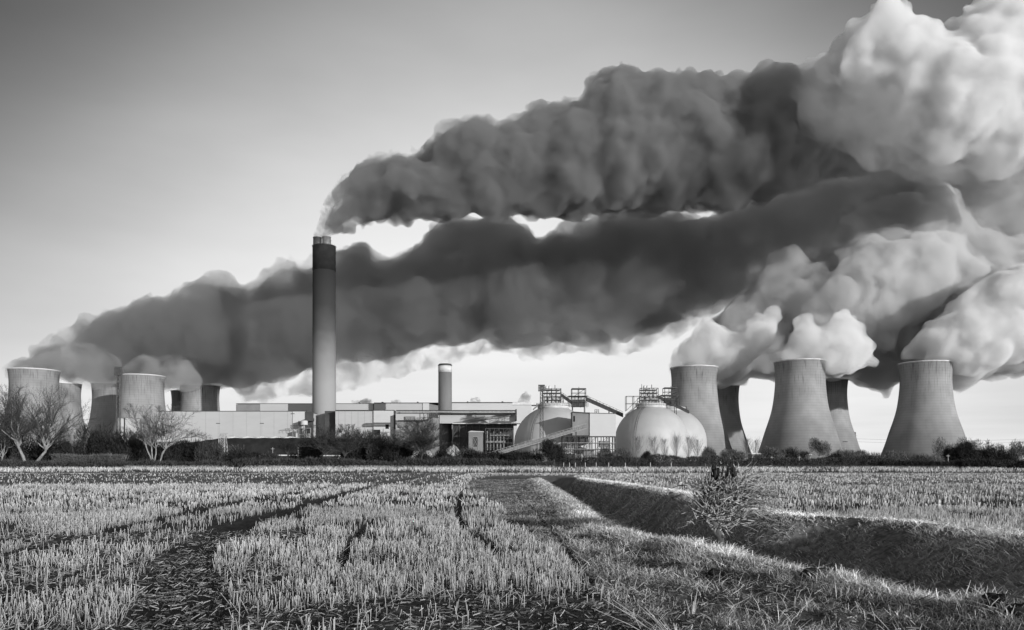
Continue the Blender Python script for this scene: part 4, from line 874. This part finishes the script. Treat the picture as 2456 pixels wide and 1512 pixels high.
B = [(110, 1060, 110, 176, 'dark bush behind the tall twin trunked tree'), (30, 1050, 80, 178, 'dark bush at the left edge of the view'), (215, 1044, 120, 180, 'dark bush right of the tallest bare tree'), (275, 1046, 110, 176, 'very dark rounded bush left of the willow'),
     (325, 1052, 110, 182, 'dark bush behind the many stemmed willow'), (405, 1075, 90, 184, 'dark bush right of the many stemmed willow'), (445, 1066, 100, 178, 'round black bush before the heap edge'), (505, 1072, 90, 178, 'black bush under the white trestle tower'),
     (160, 1078, 60, 170, 'low bush beside reeds on the left'), (585, 1088, 80, 176, 'low bush at the left end of the pipeline'), (640, 1096, 70, 172, 'low bush under the pipeline'), (745, 1070, 80, 178, 'bush left of the broad chimney tree'), (860, 1058, 110, 180, 'bush right of the broad chimney tree'),
     (925, 1066, 100, 178, 'bush between the middle trees'), (990, 1074, 100, 174, 'low bush under the short stack tree'), (1060, 1090, 80, 178, 'low bush right of the short stack tree'), (1125, 1086, 60, 178, 'bush at the foot of the ground conveyor'), (1180, 1092, 90, 176, 'low bush under the lower conveyor'), (1240, 1092, 60, 172, 'low bush left of the round twin trunked tree'),
     (1490, 1084, 70, 300, 'hazy bush below the box building'), (1552, 1092, 26, 235, 'small rounded bush below the front right dome'), (1455, 1080, 60, 320, 'tall bush right of the steel frame'), (1840, 1078, 60, 330, 'grey bush left of the middle tower foot'), (1900, 1080, 80, 340, 'grey bush at the middle tower foot'), (2060, 1086, 60, 330, 'bush right of the rear tower foot'), (1700, 1080, 40, 330, 'bush behind the pollard stump'), (1760, 1085, 60, 330, 'bush right of the pollard stump'), (2010, 1086, 60, 340, 'bush under the double lamp post')]
for i, (px, yt, wp, Y, lab) in enumerate(B):
    bush(px, yt, wp, Y, lab, ('thicketm' if i % 3 == 1 else 'thicket') if px < 1400 or px == 1552 else 'thicketp', 11000 if px < 1400 else 6000, 100 + i, size=.24 if px < 1400 else .32)
bush(2085, 1091, 110, 260, 'smooth pale willow bush right of the rear towers', 'thicketp', 6000, 201, size=.25)
bush(2150, 1087, 100, 262, 'highest pale willow bush below the rightmost tower', 'thicketp', 6000, 202, size=.25)
bush(2210, 1094, 90, 250, 'low grey bush before the rightmost tower foot', 'thicketp', 4000, 203, size=.25)
bush(1965, 1057, 46, 330, 'round crowned tree in front of the middle tower', 'thicketp', 3600, 204, name='round_tree', cat='tree', group='round crowned trees', ybase=1094, trunk=1, size=.3)
bush(1318, 1064, 88, 172, 'round dark crowned tree with two bright trunks', 'thicket', 9000, 205, name='round_tree', cat='tree', group='round crowned trees', ybase=1109, trunk=2, size=.2)
bush(2310, 1068, 46, 210, 'very dark shaggy tree right of the rightmost tower', 'thicket', 9000, 206, name='round_tree', cat='tree', group='round crowned trees', ybase=1102, trunk=1, size=.2)
for i, (px, yt, wp) in enumerate([(2268, 1064, 60), (2322, 1060, 66), (2380, 1070, 50), (2428, 1068, 70), (2480, 1066, 60), (2290, 1078, 50), (2355, 1082, 50), (2405, 1082, 50)]):
    bush(px, yt, wp, 480 if i < 5 else 430, ['distant tree touching the rightmost tower edge', 'largest distant round tree right of the rightmost tower', 'distant tree left of the far right pair', 'distant tree near the right edge', 'distant tree cut by the right edge', 'distant low tree behind the shaggy one', 'distant low tree right of the shaggy one', 'distant low tree below the far pair'][i], 'thicket' if i > 4 else 'thicketp', 4200, 220 + i, name='distant_tree', cat='tree', group='distant trees on the right horizon', size=.5)
def hedge(x0, x1, y0, y1, Y, mat, label, n, seed, hv=.3, size=.25):
    R = np.random.default_rng(seed); xs_ = R.uniform(X(x0, Y), X(x1, Y), n); hh = Z(y0, Y) * (1 - hv + 2 * hv * fbm(xs_ * .25 + seed, xs_ * 0 + 2, 3)); z = hh * R.random(n) ** .7; y = Y + R.uniform(-1.6, 1.6, n)
    p = np.stack([xs_, y, z], 1); dr = R.normal(size=(n, 3)) * .5 + np.array([0, 0, 1.]); dr /= np.linalg.norm(dr, axis=1, keepdims=True); s_ = np.cross(dr, R.normal(size=(n, 3))); s_ /= np.linalg.norm(s_, axis=1, keepdims=True)
    V = np.stack([p - s_ * size * .25, p + s_ * size * .25, p + dr * (size * R.uniform(1, 3.2, n))[:, None]], 1)
    return tag(np_mesh('hedge', V, np.arange(n * 3).reshape(-1, 3), M[mat], None), label, 'hedge', 'field hedges')
hedge(1325, 1700, 1096, 1112, 200, 'thicketm', 'dark clipped hedge below the domes', 12000, 1, .55)
hedge(1700, 2120, 1098, 1112, 205, 'thicketm', 'dark hedge below the right towers', 12000, 2, .55)
hedge(2300, 2475, 1107, 1118, 150, 'thicket', 'low dark hedge at the right edge', 7000, 3)
hedge(-20, 560, 1108, 1122, 156, 'thicketm', 'ragged low hedge under the left trees', 10000, 4, .8)
hedge(560, 1330, 1105, 1122, 156, 'thicketm', 'ragged low hedge under the middle trees', 13000, 5, .8)
hedge(2110, 2300, 1108, 1116, 200, 'thicket', 'dark low hedge under the rightmost tower', 6000, 6)
hedge(130, 300, 1092, 1115, 162, 'thicketp', 'pale reeds standing left of the willow', 5000, 7, .15, .2)
def rough(x0, x1, ya, yb, n, mat, label, seed, h):
    R = np.random.default_rng(seed); y = R.uniform(ya, yb, n); x = (R.uniform(x0, x1, n) - CX) / F * y; keep = fbm(x * .2, y * .3, 3) > .42; x, y = x[keep], y[keep]; n = len(x)
    sticks('rough_grass', x, y, h * R.uniform(.5, 1.4, n), np.full(n, .07), R.uniform(.2, .9, n), .4 + .9 * R.random(n), M[mat], 2, label, 'grass', taper=.3)
rough(-60, 2520, 100, 156, 26000, 'dgrass', 'rough dark tussocks before the tree line', 11, .35)
rough(300, 1330, 140, 158, 9000, 'grass', 'pale dead grass fringe at the foot of the hedges', 12, .5)
# fence posts by the round tree
P0 = None
for i, px in enumerate([1262, 1275, 1290, 1306, 1330, 1352, 1366, 1380, 1404, 1430, 1460, 1500, 1560, 1610]):
    Yp = 176; lab = 'small pale fence post on the verge under the middle hedge'
    o = MB().box(-.05, .05, -.05, .05, 0, 1.0).add([(-.05, -.05, 1), (.05, -.05, 1), (.05, .05, 1), (-.05, .05, 1), (0, 0, 1.08)], [(0, 1, 4), (1, 2, 4), (2, 3, 4), (3, 0, 4)]).build('fence_post', M['path']) if P0 is None else P0.copy()
    if P0 is None: P0 = o
    else: col.objects.link(o)
    o.location = (X(px, Yp), Yp, 0); tag(o, lab, 'fence post', 'pale fence posts under the hedge')

# ------------------------------------------------------------------ pollard stump in the ditch
def pollard():
    Yp = 14.6; x0 = X(1728, Yp); zb = float(ground(x0, Yp)) - .05
    root = empty('pollard_stump', (x0, Yp, zb), 'squat pollard willow stump bristling with pale shoots in the ditch', 'tree stump')
    R = random.Random(4); px = lambda a, b, dy=0: Vector(((a - CX) / F * (Yp + dy) - x0, dy, CH + (HY - b) / F * (Yp + dy) - zb))
    # main bole, leaning and forked
    T = [((1727, 1330), .085, (1726, 1290), .075), ((1726, 1290), .075, (1716, 1262), .07), ((1716, 1262), .07, (1700, 1215), .06), ((1716, 1262), .06, (1745, 1235), .05), ((1745, 1235), .05, (1765, 1200), .035),
         ((1700, 1215), .06, (1706, 1160), .07), ((1722, 1285), .05, (1695, 1250), .035), ((1695, 1250), .035, (1680, 1200), .025), ((1726, 1288), .05, (1735, 1250), .045), ((1735, 1250), .045, (1722, 1190), .06)]
    seg = [(px(*a, R.uniform(-.05, .05)), px(*b, R.uniform(-.05, .05)), ra, rb) for a, ra, b, rb in T]
    seg_mesh(seg, 10, 'bole', M['pbark'], root)
    # dark hollow crown block: irregular broken wood
    m = []; m2 = []
    for i in range(46):
        bx_ = R.uniform(1699, 1762); dy = R.uniform(-.20, .20); top_ = R.uniform(1110, 1132) if R.random() < .7 else R.uniform(1130, 1165); bot = R.uniform(1168, 1205) + abs(bx_ - 1728) * -.4
        q = [px(bx_ * .55 + 1722 * .45, bot, dy * .6), px(bx_ + R.gauss(0, 1.5), (top_ + bot) / 2, dy), px(bx_ + R.gauss(0, 2), top_, dy)]; r_ = R.uniform(.018, .045)
        tgt = m if R.random() < .85 else m2; tgt.append((q[0], q[1], r_ * .8, r_)); tgt.append((q[1], q[2], r_, r_ * R.uniform(.3, .8)))
    seg_mesh(m, 6, 'hollow_crown', M['deadwood'], root); seg_mesh(m2, 6, 'split_bark', M['pbark'], root)
    m = MB(); m.beam(px(1696, 1112, -.05), px(1764, 1107, -.05), .02, .014); m.beam(px(1700, 1114, .1), px(1760, 1109, .1), .02); m.build('top_plank', M['pbark'], root)
    S = []
    def shoot(p, d, ln, r, curve, n=6):
        q = p
        for i in range(n):
            d = (d + Vector((R.gauss(0, .10), R.gauss(0, .10), curve))).normalized(); q2 = q + d * ln / n; S.append((q, q2, r * (1 - .6 * i / n), r * (1 - .6 * (i + 1) / n)))
            if i > 1 and R.random() < .3 and r > .0035: shoot(q2, (d + Vector((R.gauss(0, .6), R.gauss(0, .4), .15))).normalized(), ln * .45, r * .6, 0, 3)
            q = q2
    for i in range(520):      # shoots bristle out of the bole between knee and head height
        bx_, by_ = R.choice([(1700, 1215), (1716, 1240), (1745, 1230), (1765, 1200), (1722, 1195), (1690, 1230), (1700, 1180), (1745, 1185), (1760, 1215), (1728, 1255)])
        p = px(bx_ + R.gauss(0, 12), by_ + R.gauss(0, 14), R.uniform(-.2, .2)); a = R.gauss(.10, .95)
        shoot(p, Vector((math.sin(a), R.gauss(-.15, .5), math.cos(a) * R.uniform(.3, 1.1) + .15)).normalized(), R.uniform(.12, .50) * (1.25 if a > .3 else 1), R.uniform(.008, .017), R.choice((-.14, .06, .12, -.04)))
    for i in range(90):       # outer shoots drooping to the right
        p = px(1770 + R.gauss(0, 14), 1190 + R.gauss(0, 24), R.uniform(-.2, .15)); shoot(p, Vector((1, R.gauss(0, .35), R.uniform(-.1, 1))).normalized(), R.uniform(.25, .7), R.uniform(.006, .012), -.13)
    for i in range(50):       # stubs standing around the hollow head
        p = px(R.uniform(1694, 1768), R.uniform(1125, 1175), R.choice((-.22, .2))); shoot(p, Vector((R.gauss(0, .25), -.1, R.choice((1, 1, -1)))).normalized(), R.uniform(.08, .26), R.uniform(.006, .014), 0, 4)
    shoot(px(1790, 1170), Vector((.8, 0, .35)), 1.05, .010, -.2, 12); shoot(px(1790, 1180), Vector((.9, 0, .2)), .9, .009, -.12, 10)
    zt = px(1728, 1142).z; S = [q_ for q_ in S if q_[1].z < zt or abs(q_[1].x - .02) > .30 or R.random() < .10]
    R.shuffle(S); h_ = int(len(S) * .62)
    seg_mesh(S[:h_], 4, 'shoot', M['shoot'], root); seg_mesh(S[h_:], 4, 'dark_shoot', M['pbark'], root)  # darker bark tone on a random share of shoot pieces
pollard()
def overhang():
    n = 420; R = random.Random(12); S = []
    for i in range(n):
        Y = R.uniform(19, 21.5); c = P(R.uniform(1785, 1905), 1236, Y); q = Vector((c.x, Y, float(ground(c.x, Y)) + .02)); d = Vector((R.gauss(-.4, .4), R.gauss(-.5, .3), R.uniform(-.2, .8))).normalized(); ln = R.uniform(.15, .42)
        for j in range(4): d = (d + Vector((0, 0, -.28))).normalized(); q2 = q + d * ln / 4; S.append((q, q2, .008 * (1 - j / 5), .008 * (1 - (j + 1) / 5))); q = q2
    tag(seg_mesh(S, 3, 'overhanging_grass', M['litter2'], None), 'pale dry grass hanging over the dark notch beside the stump', 'grass', kind='stuff')
overhang()

# ------------------------------------------------------------------ smoke and steam
bm = bmesh.new(); bmesh.ops.create_icosphere(bm, subdivisions=2, radius=1); ICOV = np.array([v.co[:] for v in bm.verts]); ICOF = np.array([[v.index for v in f.verts] for f in bm.faces]); bm.free()
def plume(name, label, up, lo, Yf, mat, rmax=70, n=420, seed=1, vox=5, thick=1.0, disp=((90, 14, 'C'), (38, 8, 'V'), (14, 4, 'C')), rim=.6, small=(3, 11), cat='smoke plume', group='smoke and steam plumes', it=2):
    R = random.Random(seed); poly = np.array(up + lo[::-1], float); E = []
    for i in range(len(poly)):
        a = poly[i]; b = poly[(i + 1) % len(poly)]; k = max(2, int(np.hypot(*(b - a)) / 8))
        for t in range(k): E.append(a + (b - a) * t / k)
    E = np.array(E); U = np.array(up); Lw = np.array(lo)
    YM = lambda x: (np.interp(x, U[:, 0], U[:, 1]) + np.interp(x, Lw[:, 0], Lw[:, 1])) / 2
    def inside(x, y):
        c = False; j = len(poly) - 1
        for i in range(len(poly)):
            xi, yi = poly[i]; xj, yj = poly[j]
            if (yi > y) != (yj > y) and x < (xj - xi) * (y - yi) / (yj - yi) + xi: c = not c
            j = i
        return c
    x0, y0 = poly.min(0); x1, y1 = poly.max(0); VS = []; cnt = 0; tries = 0
    def ball(p, r): VS.append(ICOV * (r * np.array([R.uniform(.8, 1.2), R.uniform(.8, 1.2), R.uniform(.8, 1.2)])) + np.array(p))
    while cnt < n and tries < n * 60:
        tries += 1; x = R.uniform(x0, x1); y = R.uniform(y0, y1)
        if not inside(x, y): continue
        dd = np.hypot(E[:, 0] - x, E[:, 1] - y).min(); Y = Yf(x); dm = dd / F * Y
        if dm < small[0] * .8: continue
        r = min(dm, rmax)
        if dm > 25: r = min(r, rmax * R.uniform(.35, 1))
        Rm = rmax * 1.5; h = math.sqrt(max(0, Rm * Rm - (Rm - min(dm, Rm)) ** 2)); sp_ = max(0, h - r) * thick
        ball(P(x, y, Y + R.choice((-1, -1, 1)) * sp_ * R.uniform(.5, 1)), r * R.uniform(.9, 1.08)); cnt += 1
        ball(P(x, y, Y), min(dm, rmax))
    for q in E:
        if R.random() < rim:
            r = R.uniform(*small); Y = Yf(q[0]); c = P(q[0], q[1], Y + R.uniform(-12, 12) * small[1] / 11)
            ball(c + Vector((R.uniform(-.3, .3) * r, 0, R.uniform(-r * .7, r * .15) if q[1] < YM(q[0]) else r * .7)), r)
            if q[1] < YM(q[0]):
                for _ in range(3): e_ = R.uniform(0, 3.14); ball(c + Vector((math.cos(e_) * r * .9, R.uniform(-.5, .5) * r, math.sin(e_) * r * .8 - r * .3)), r * R.uniform(.3, .5))
    V = np.concatenate(VS); k = len(VS); Fa = (ICOF[None] + (np.arange(k) * len(ICOV))[:, None, None]).reshape(-1, 3)
    o = np_mesh(name, V, Fa, mat)
    m = o.modifiers.new('remesh', 'REMESH'); m.mode = 'VOXEL'; m.voxel_size = vox; m.use_smooth_shade = True
    for k, (size, st, ty) in enumerate(disp):
        dm = o.modifiers.new('billow', 'DISPLACE'); dm.texture_coords = 'GLOBAL'
        if ty == 'V': t = bpy.data.textures.new(name + str(k), 'VORONOI'); t.noise_scale = size; dm.strength = -st * 2; dm.mid_level = .35
        else: t = bpy.data.textures.new(name + str(k), 'CLOUDS'); t.noise_scale = size; t.noise_depth = 3; dm.strength = st * 2.5; dm.mid_level = .5
        dm.texture = t
    sm = o.modifiers.new('soften', 'SMOOTH'); sm.iterations = it; sm.factor = .5
    m = o.modifiers.new('weld', 'REMESH'); m.mode = 'VOXEL'; m.voxel_size = vox; m.use_smooth_shade = True
    # freeze the modified surface so the object is one plain mesh
    dg = bpy.context.evaluated_depsgraph_get(); me = bpy.data.meshes.new_from_object(o.evaluated_get(dg)); o.modifiers.clear(); old = o.data; o.data = me; bpy.data.meshes.remove(old)
    tag(o, label, cat, group); return o
A_up = [(786, 562), (797, 500), (830, 430), (868, 400), (890, 366), (970, 358), (1000, 375), (1060, 330), (1110, 290), (1150, 276), (1200, 300), (1290, 250), (1350, 255), (1400, 225), (1440, 175), (1480, 160), (1530, 175), (1560, 195), (1650, 176), (1720, 182), (1752, 215), (1800, 190), (1860, 155), (1900, 172), (1960, 165), (2050, 120), (2200, 100), (2600, 90)]
A_lo = [(792, 563), (850, 558), (900, 548), (1000, 528), (1100, 535), (1200, 518), (1290, 520), (1400, 516), (1540, 506), (1700, 508), (1800, 490), (2000, 430), (2200, 400), (2300, 400), (2600, 420)]
B_up = [(30, 882), (60, 865), (100, 828), (160, 795), (220, 768), (270, 740), (310, 745), (370, 705), (410, 728), (440, 686), (500, 680), (530, 655), (570, 692), (600, 690), (640, 650), (690, 618), (740, 640), (810, 600), (850, 596), (900, 630), (950, 612), (1010, 605), (1030, 540), (1100, 522), (1240, 525), (1290, 572), (1345, 548), (1440, 520), (1550, 505), (1640, 520), (1720, 515), (1800, 480), (2000, 420), (2200, 370), (2600, 380)]
B_lo = [(100, 900), (200, 922), (340, 935), (450, 922), (530, 940), (600, 928), (750, 888), (830, 862), (900, 862), (1100, 832), (1180, 806), (1280, 826), (1400, 820), (1500, 812), (1600, 790), (1700, 748), (1800, 700), (1900, 660), (2000, 640), (2200, 620), (2600, 600)]
C_up = [(1640, 850), (1700, 770), (1790, 690), (1850, 600), (1900, 588), (1950, 622), (2000, 530), (2100, 480), (2200, 440), (2280, 455), (2335, 535), (2400, 565), (2600, 570)]
C_lo = [(1690, 905), (1740, 935), (1800, 905), (1860, 902), (2000, 905), (2080, 925), (2130, 955), (2160, 918), (2290, 928), (2400, 915), (2600, 870)]
D_up = [(1985, 150), (2055, 80), (2130, 10), (2190, 36), (2240, 78), (2280, 56), (2330, 0), (2400, -25), (2620, -60)]
D_lo = [(2000, 172), (2110, 240), (2200, 350), (2350, 415), (2620, 420)]
plume('smoke_plume', 'long dark upper plume streaming from the tall chimney', A_up, A_lo, lambda x: 940 + (x - 780) * .1, fog('dark_smoke', .14, .60, .42, 44, .36, .64, .16, fade=(260, 500, .96)), 60, 700, 1, 3.0, disp=((90, 14, 'C'), (36, 8, 'V'), (15, 4.0, 'V'), (7, 2.2, 'C')), rim=.5, small=(4, 15), it=1)
plume('smoke_plume', 'broad dark lower plume drifting from the left towers', B_up, B_lo, lambda x: 1170 + x * .05, fog('grey_smoke', .055, .67, .50, 60, .35, .64, .20, fade=(0, 480, .90)), 80, 800, 2, 4, disp=((110, 12, 'C'), (44, 7, 'V'), (19, 4.5, 'V'), (8, 2.5, 'C')), rim=.5, small=(5, 19), it=1)
plume('steam_plume', 'grey steam mass behind the right hand towers', C_up, C_lo, lambda x: 1080, fog('grey_steam', .11, .83, .25, 55, .35, .63, .18), 60, 600, 3, 4, disp=((90, 14, 'C'), (44, 9, 'V'), (18, 4, 'V')), small=(4, 15), rim=.5, it=1)
plume('steam_cloud', 'bright white billow at the top right corner', D_up, D_lo, lambda x: 910, fog('white_steam', .15, .995, 0, 60, .34, .60, .22), 60, 320, 4, 3.5, disp=((90, 14, 'C'), (44, 9, 'V'), (17, 4.5, 'V')), small=(4, 16), rim=.5, it=1)
wht = fog('bright_steam', .14, .995, 0, 28, .34, .60, .20)
plume('steam_plume', 'pale steam curling off the tower behind the right dome', [(1603, 885), (1610, 862), (1650, 818), (1700, 768), (1735, 775), (1760, 800), (1800, 770), (1860, 740)], [(1606, 905), (1640, 880), (1700, 900), (1740, 905), (1790, 880), (1860, 830)], lambda x: 965, fog('pale_steam', .11, .985, 0, 26, .34, .62, .15), 30, 130, 5, 3, disp=((60, 5, 'C'), (20, 4, 'V'), (9, 2, 'C')), small=(2.5, 7))
plume('steam_plume', 'brilliant white steam puff over the middle tower', [(1852, 868), (1870, 840), (1900, 812), (1920, 770), (1945, 760), (1975, 790), (1995, 740), (2030, 760), (2060, 790), (2090, 825), (2098, 865)], [(1862, 872), (1900, 876), (1960, 882), (1985, 900), (2030, 905), (2070, 890), (2094, 875)], lambda x: 902, wht, 30, 150, 6, 3, disp=((60, 5, 'C'), (20, 4, 'V'), (9, 2, 'C')), small=(2.5, 8))
plume('steam_plume', 'white steam rolling right off the rightmost tower', [(2160, 868), (2180, 830), (2210, 790), (2235, 760), (2270, 765), (2290, 710), (2330, 690), (2380, 660), (2420, 640), (2600, 600)], [(2165, 872), (2220, 875), (2275, 880), (2295, 900), (2350, 900), (2420, 870), (2600, 860)], lambda x: 918, wht, 40, 190, 7, 3.5, disp=((60, 6, 'C'), (24, 5, 'V'), (9, 2, 'C')), small=(2.5, 9))
plume('steam_plume', 'pale steam lobe spilling right off the lit left tower', [(288, 899), (305, 872), (350, 852), (420, 850), (458, 872), (478, 900), (485, 925)], [(292, 905), (340, 905), (388, 908), (405, 930), (440, 940), (478, 938)], lambda x: 1058, fog('lobe_steam', .030, .82, 0.1, 26, .36, .64, .0), 26, 80, 8, 3, disp=((50, 4, 'C'), (18, 3, 'V'), (8, 1.5, 'C')), small=(2.5, 6))
plume('steam_plume', 'pale steam trailing right off the leftmost tower', [(30, 886), (60, 862), (110, 838), (170, 822), (240, 830), (300, 860)], [(34, 890), (90, 892), (135, 900), (165, 920), (230, 935), (290, 930)], lambda x: 990, fog('trail_steam', .020, .80, 0.1, 30, .36, .66, .0), 26, 90, 9, 3, disp=((50, 4, 'C'), (18, 3, 'V'), (8, 1.5, 'C')), small=(2.5, 6))
plume('steam_plume', 'thin pale wisp leaving the chimney flues', [(756, 573), (764, 520), (785, 470), (810, 435), (830, 415)], [(792, 572), (790, 540), (800, 505), (815, 480), (835, 450)], lambda x: 922, fog('wisp_steam', .16, .90, 0, 8, .40, .60), 12, 90, 10, 1.4, disp=((20, 3, 'C'), (7, 1.5, 'V'), (4, 1, 'C')), small=(1.5, 4))
for i, (a, b, y, lab) in enumerate([(845, 895, 958, 'small dark puff just right of the tall chimney roofline'), (938, 960, 958, 'smallest dark puff on the upper hall roof'), (1125, 1150, 952, 'dark puff right of the short stack'), (1243, 1272, 941, 'dark puff near the left dome steelwork')]):
    plume('smoke_puff', lab, [(a, 966), (a + (b - a) * .3, y + 3), (a + (b - a) * .7, y), (b, y + 7)], [(a + 3, 968), ((a + b) / 2, 968), (b - 2, 967)], lambda x: 985, fog('puff_smoke%d' % i , .22, .7, 0, 6, .38, .58), 5, 40, 20 + i, 1.0, disp=((12, 1.5, 'C'), (5, .8, 'V')), small=(1, 2.6), cat='smoke puff', group='small puffs above the roofs')

plume('steam_wisp', 'thin hazy steam veil hanging under the broad lower plume', [(560, 935), (640, 915), (740, 880), (830, 850), (900, 850), (1100, 820), (1180, 800), (1280, 815), (1400, 810), (1500, 800), (1600, 780), (1720, 735)], [(575, 968), (640, 965), (760, 945), (860, 925), (960, 895), (1100, 865), (1180, 850), (1290, 862), (1400, 845), (1500, 850), (1600, 815), (1720, 760)], lambda x: 1240, fog('veil_steam', .040, .90, .3, 40, .44, .66), 26, 260, 31, 4, disp=((60, 12, 'C'), (24, 6, 'C'), (10, 3, 'C')), small=(4, 14), it=1)

plume('steam_wisp', 'soft grey veil where the dark upper plume meets the white billow', [(1930, 215), (1965, 190), (2010, 165), (2060, 150), (2120, 200), (2200, 290), (2330, 370), (2500, 390)], [(1935, 300), (1970, 350), (2050, 390), (2150, 420), (2250, 430), (2350, 440), (2500, 450)], lambda x: 850, fog('soft_veil', .022, .62, .3, 45, .38, .62), 40, 160, 32, 5, disp=((80, 14, 'C'), (36, 8, 'V'), (14, 4, 'C')), small=(5, 16))

plume('steam_plume', 'grey lit billow climbing between the middle and rightmost towers', [(1900, 770), (1950, 690), (2000, 640), (2040, 585), (2100, 560), (2170, 575), (2240, 545), (2300, 570), (2350, 620), (2400, 640)], [(1920, 800), (2000, 815), (2080, 840), (2130, 860), (2170, 800), (2230, 750), (2300, 700), (2390, 665)], lambda x: 1010, fog('billow_steam', .10, .90, .15, 40, .35, .62, .12), 45, 200, 41, 3.5, disp=((70, 8, 'C'), (34, 7, 'V'), (14, 3.5, 'V')), small=(4, 12), rim=.5, it=1)
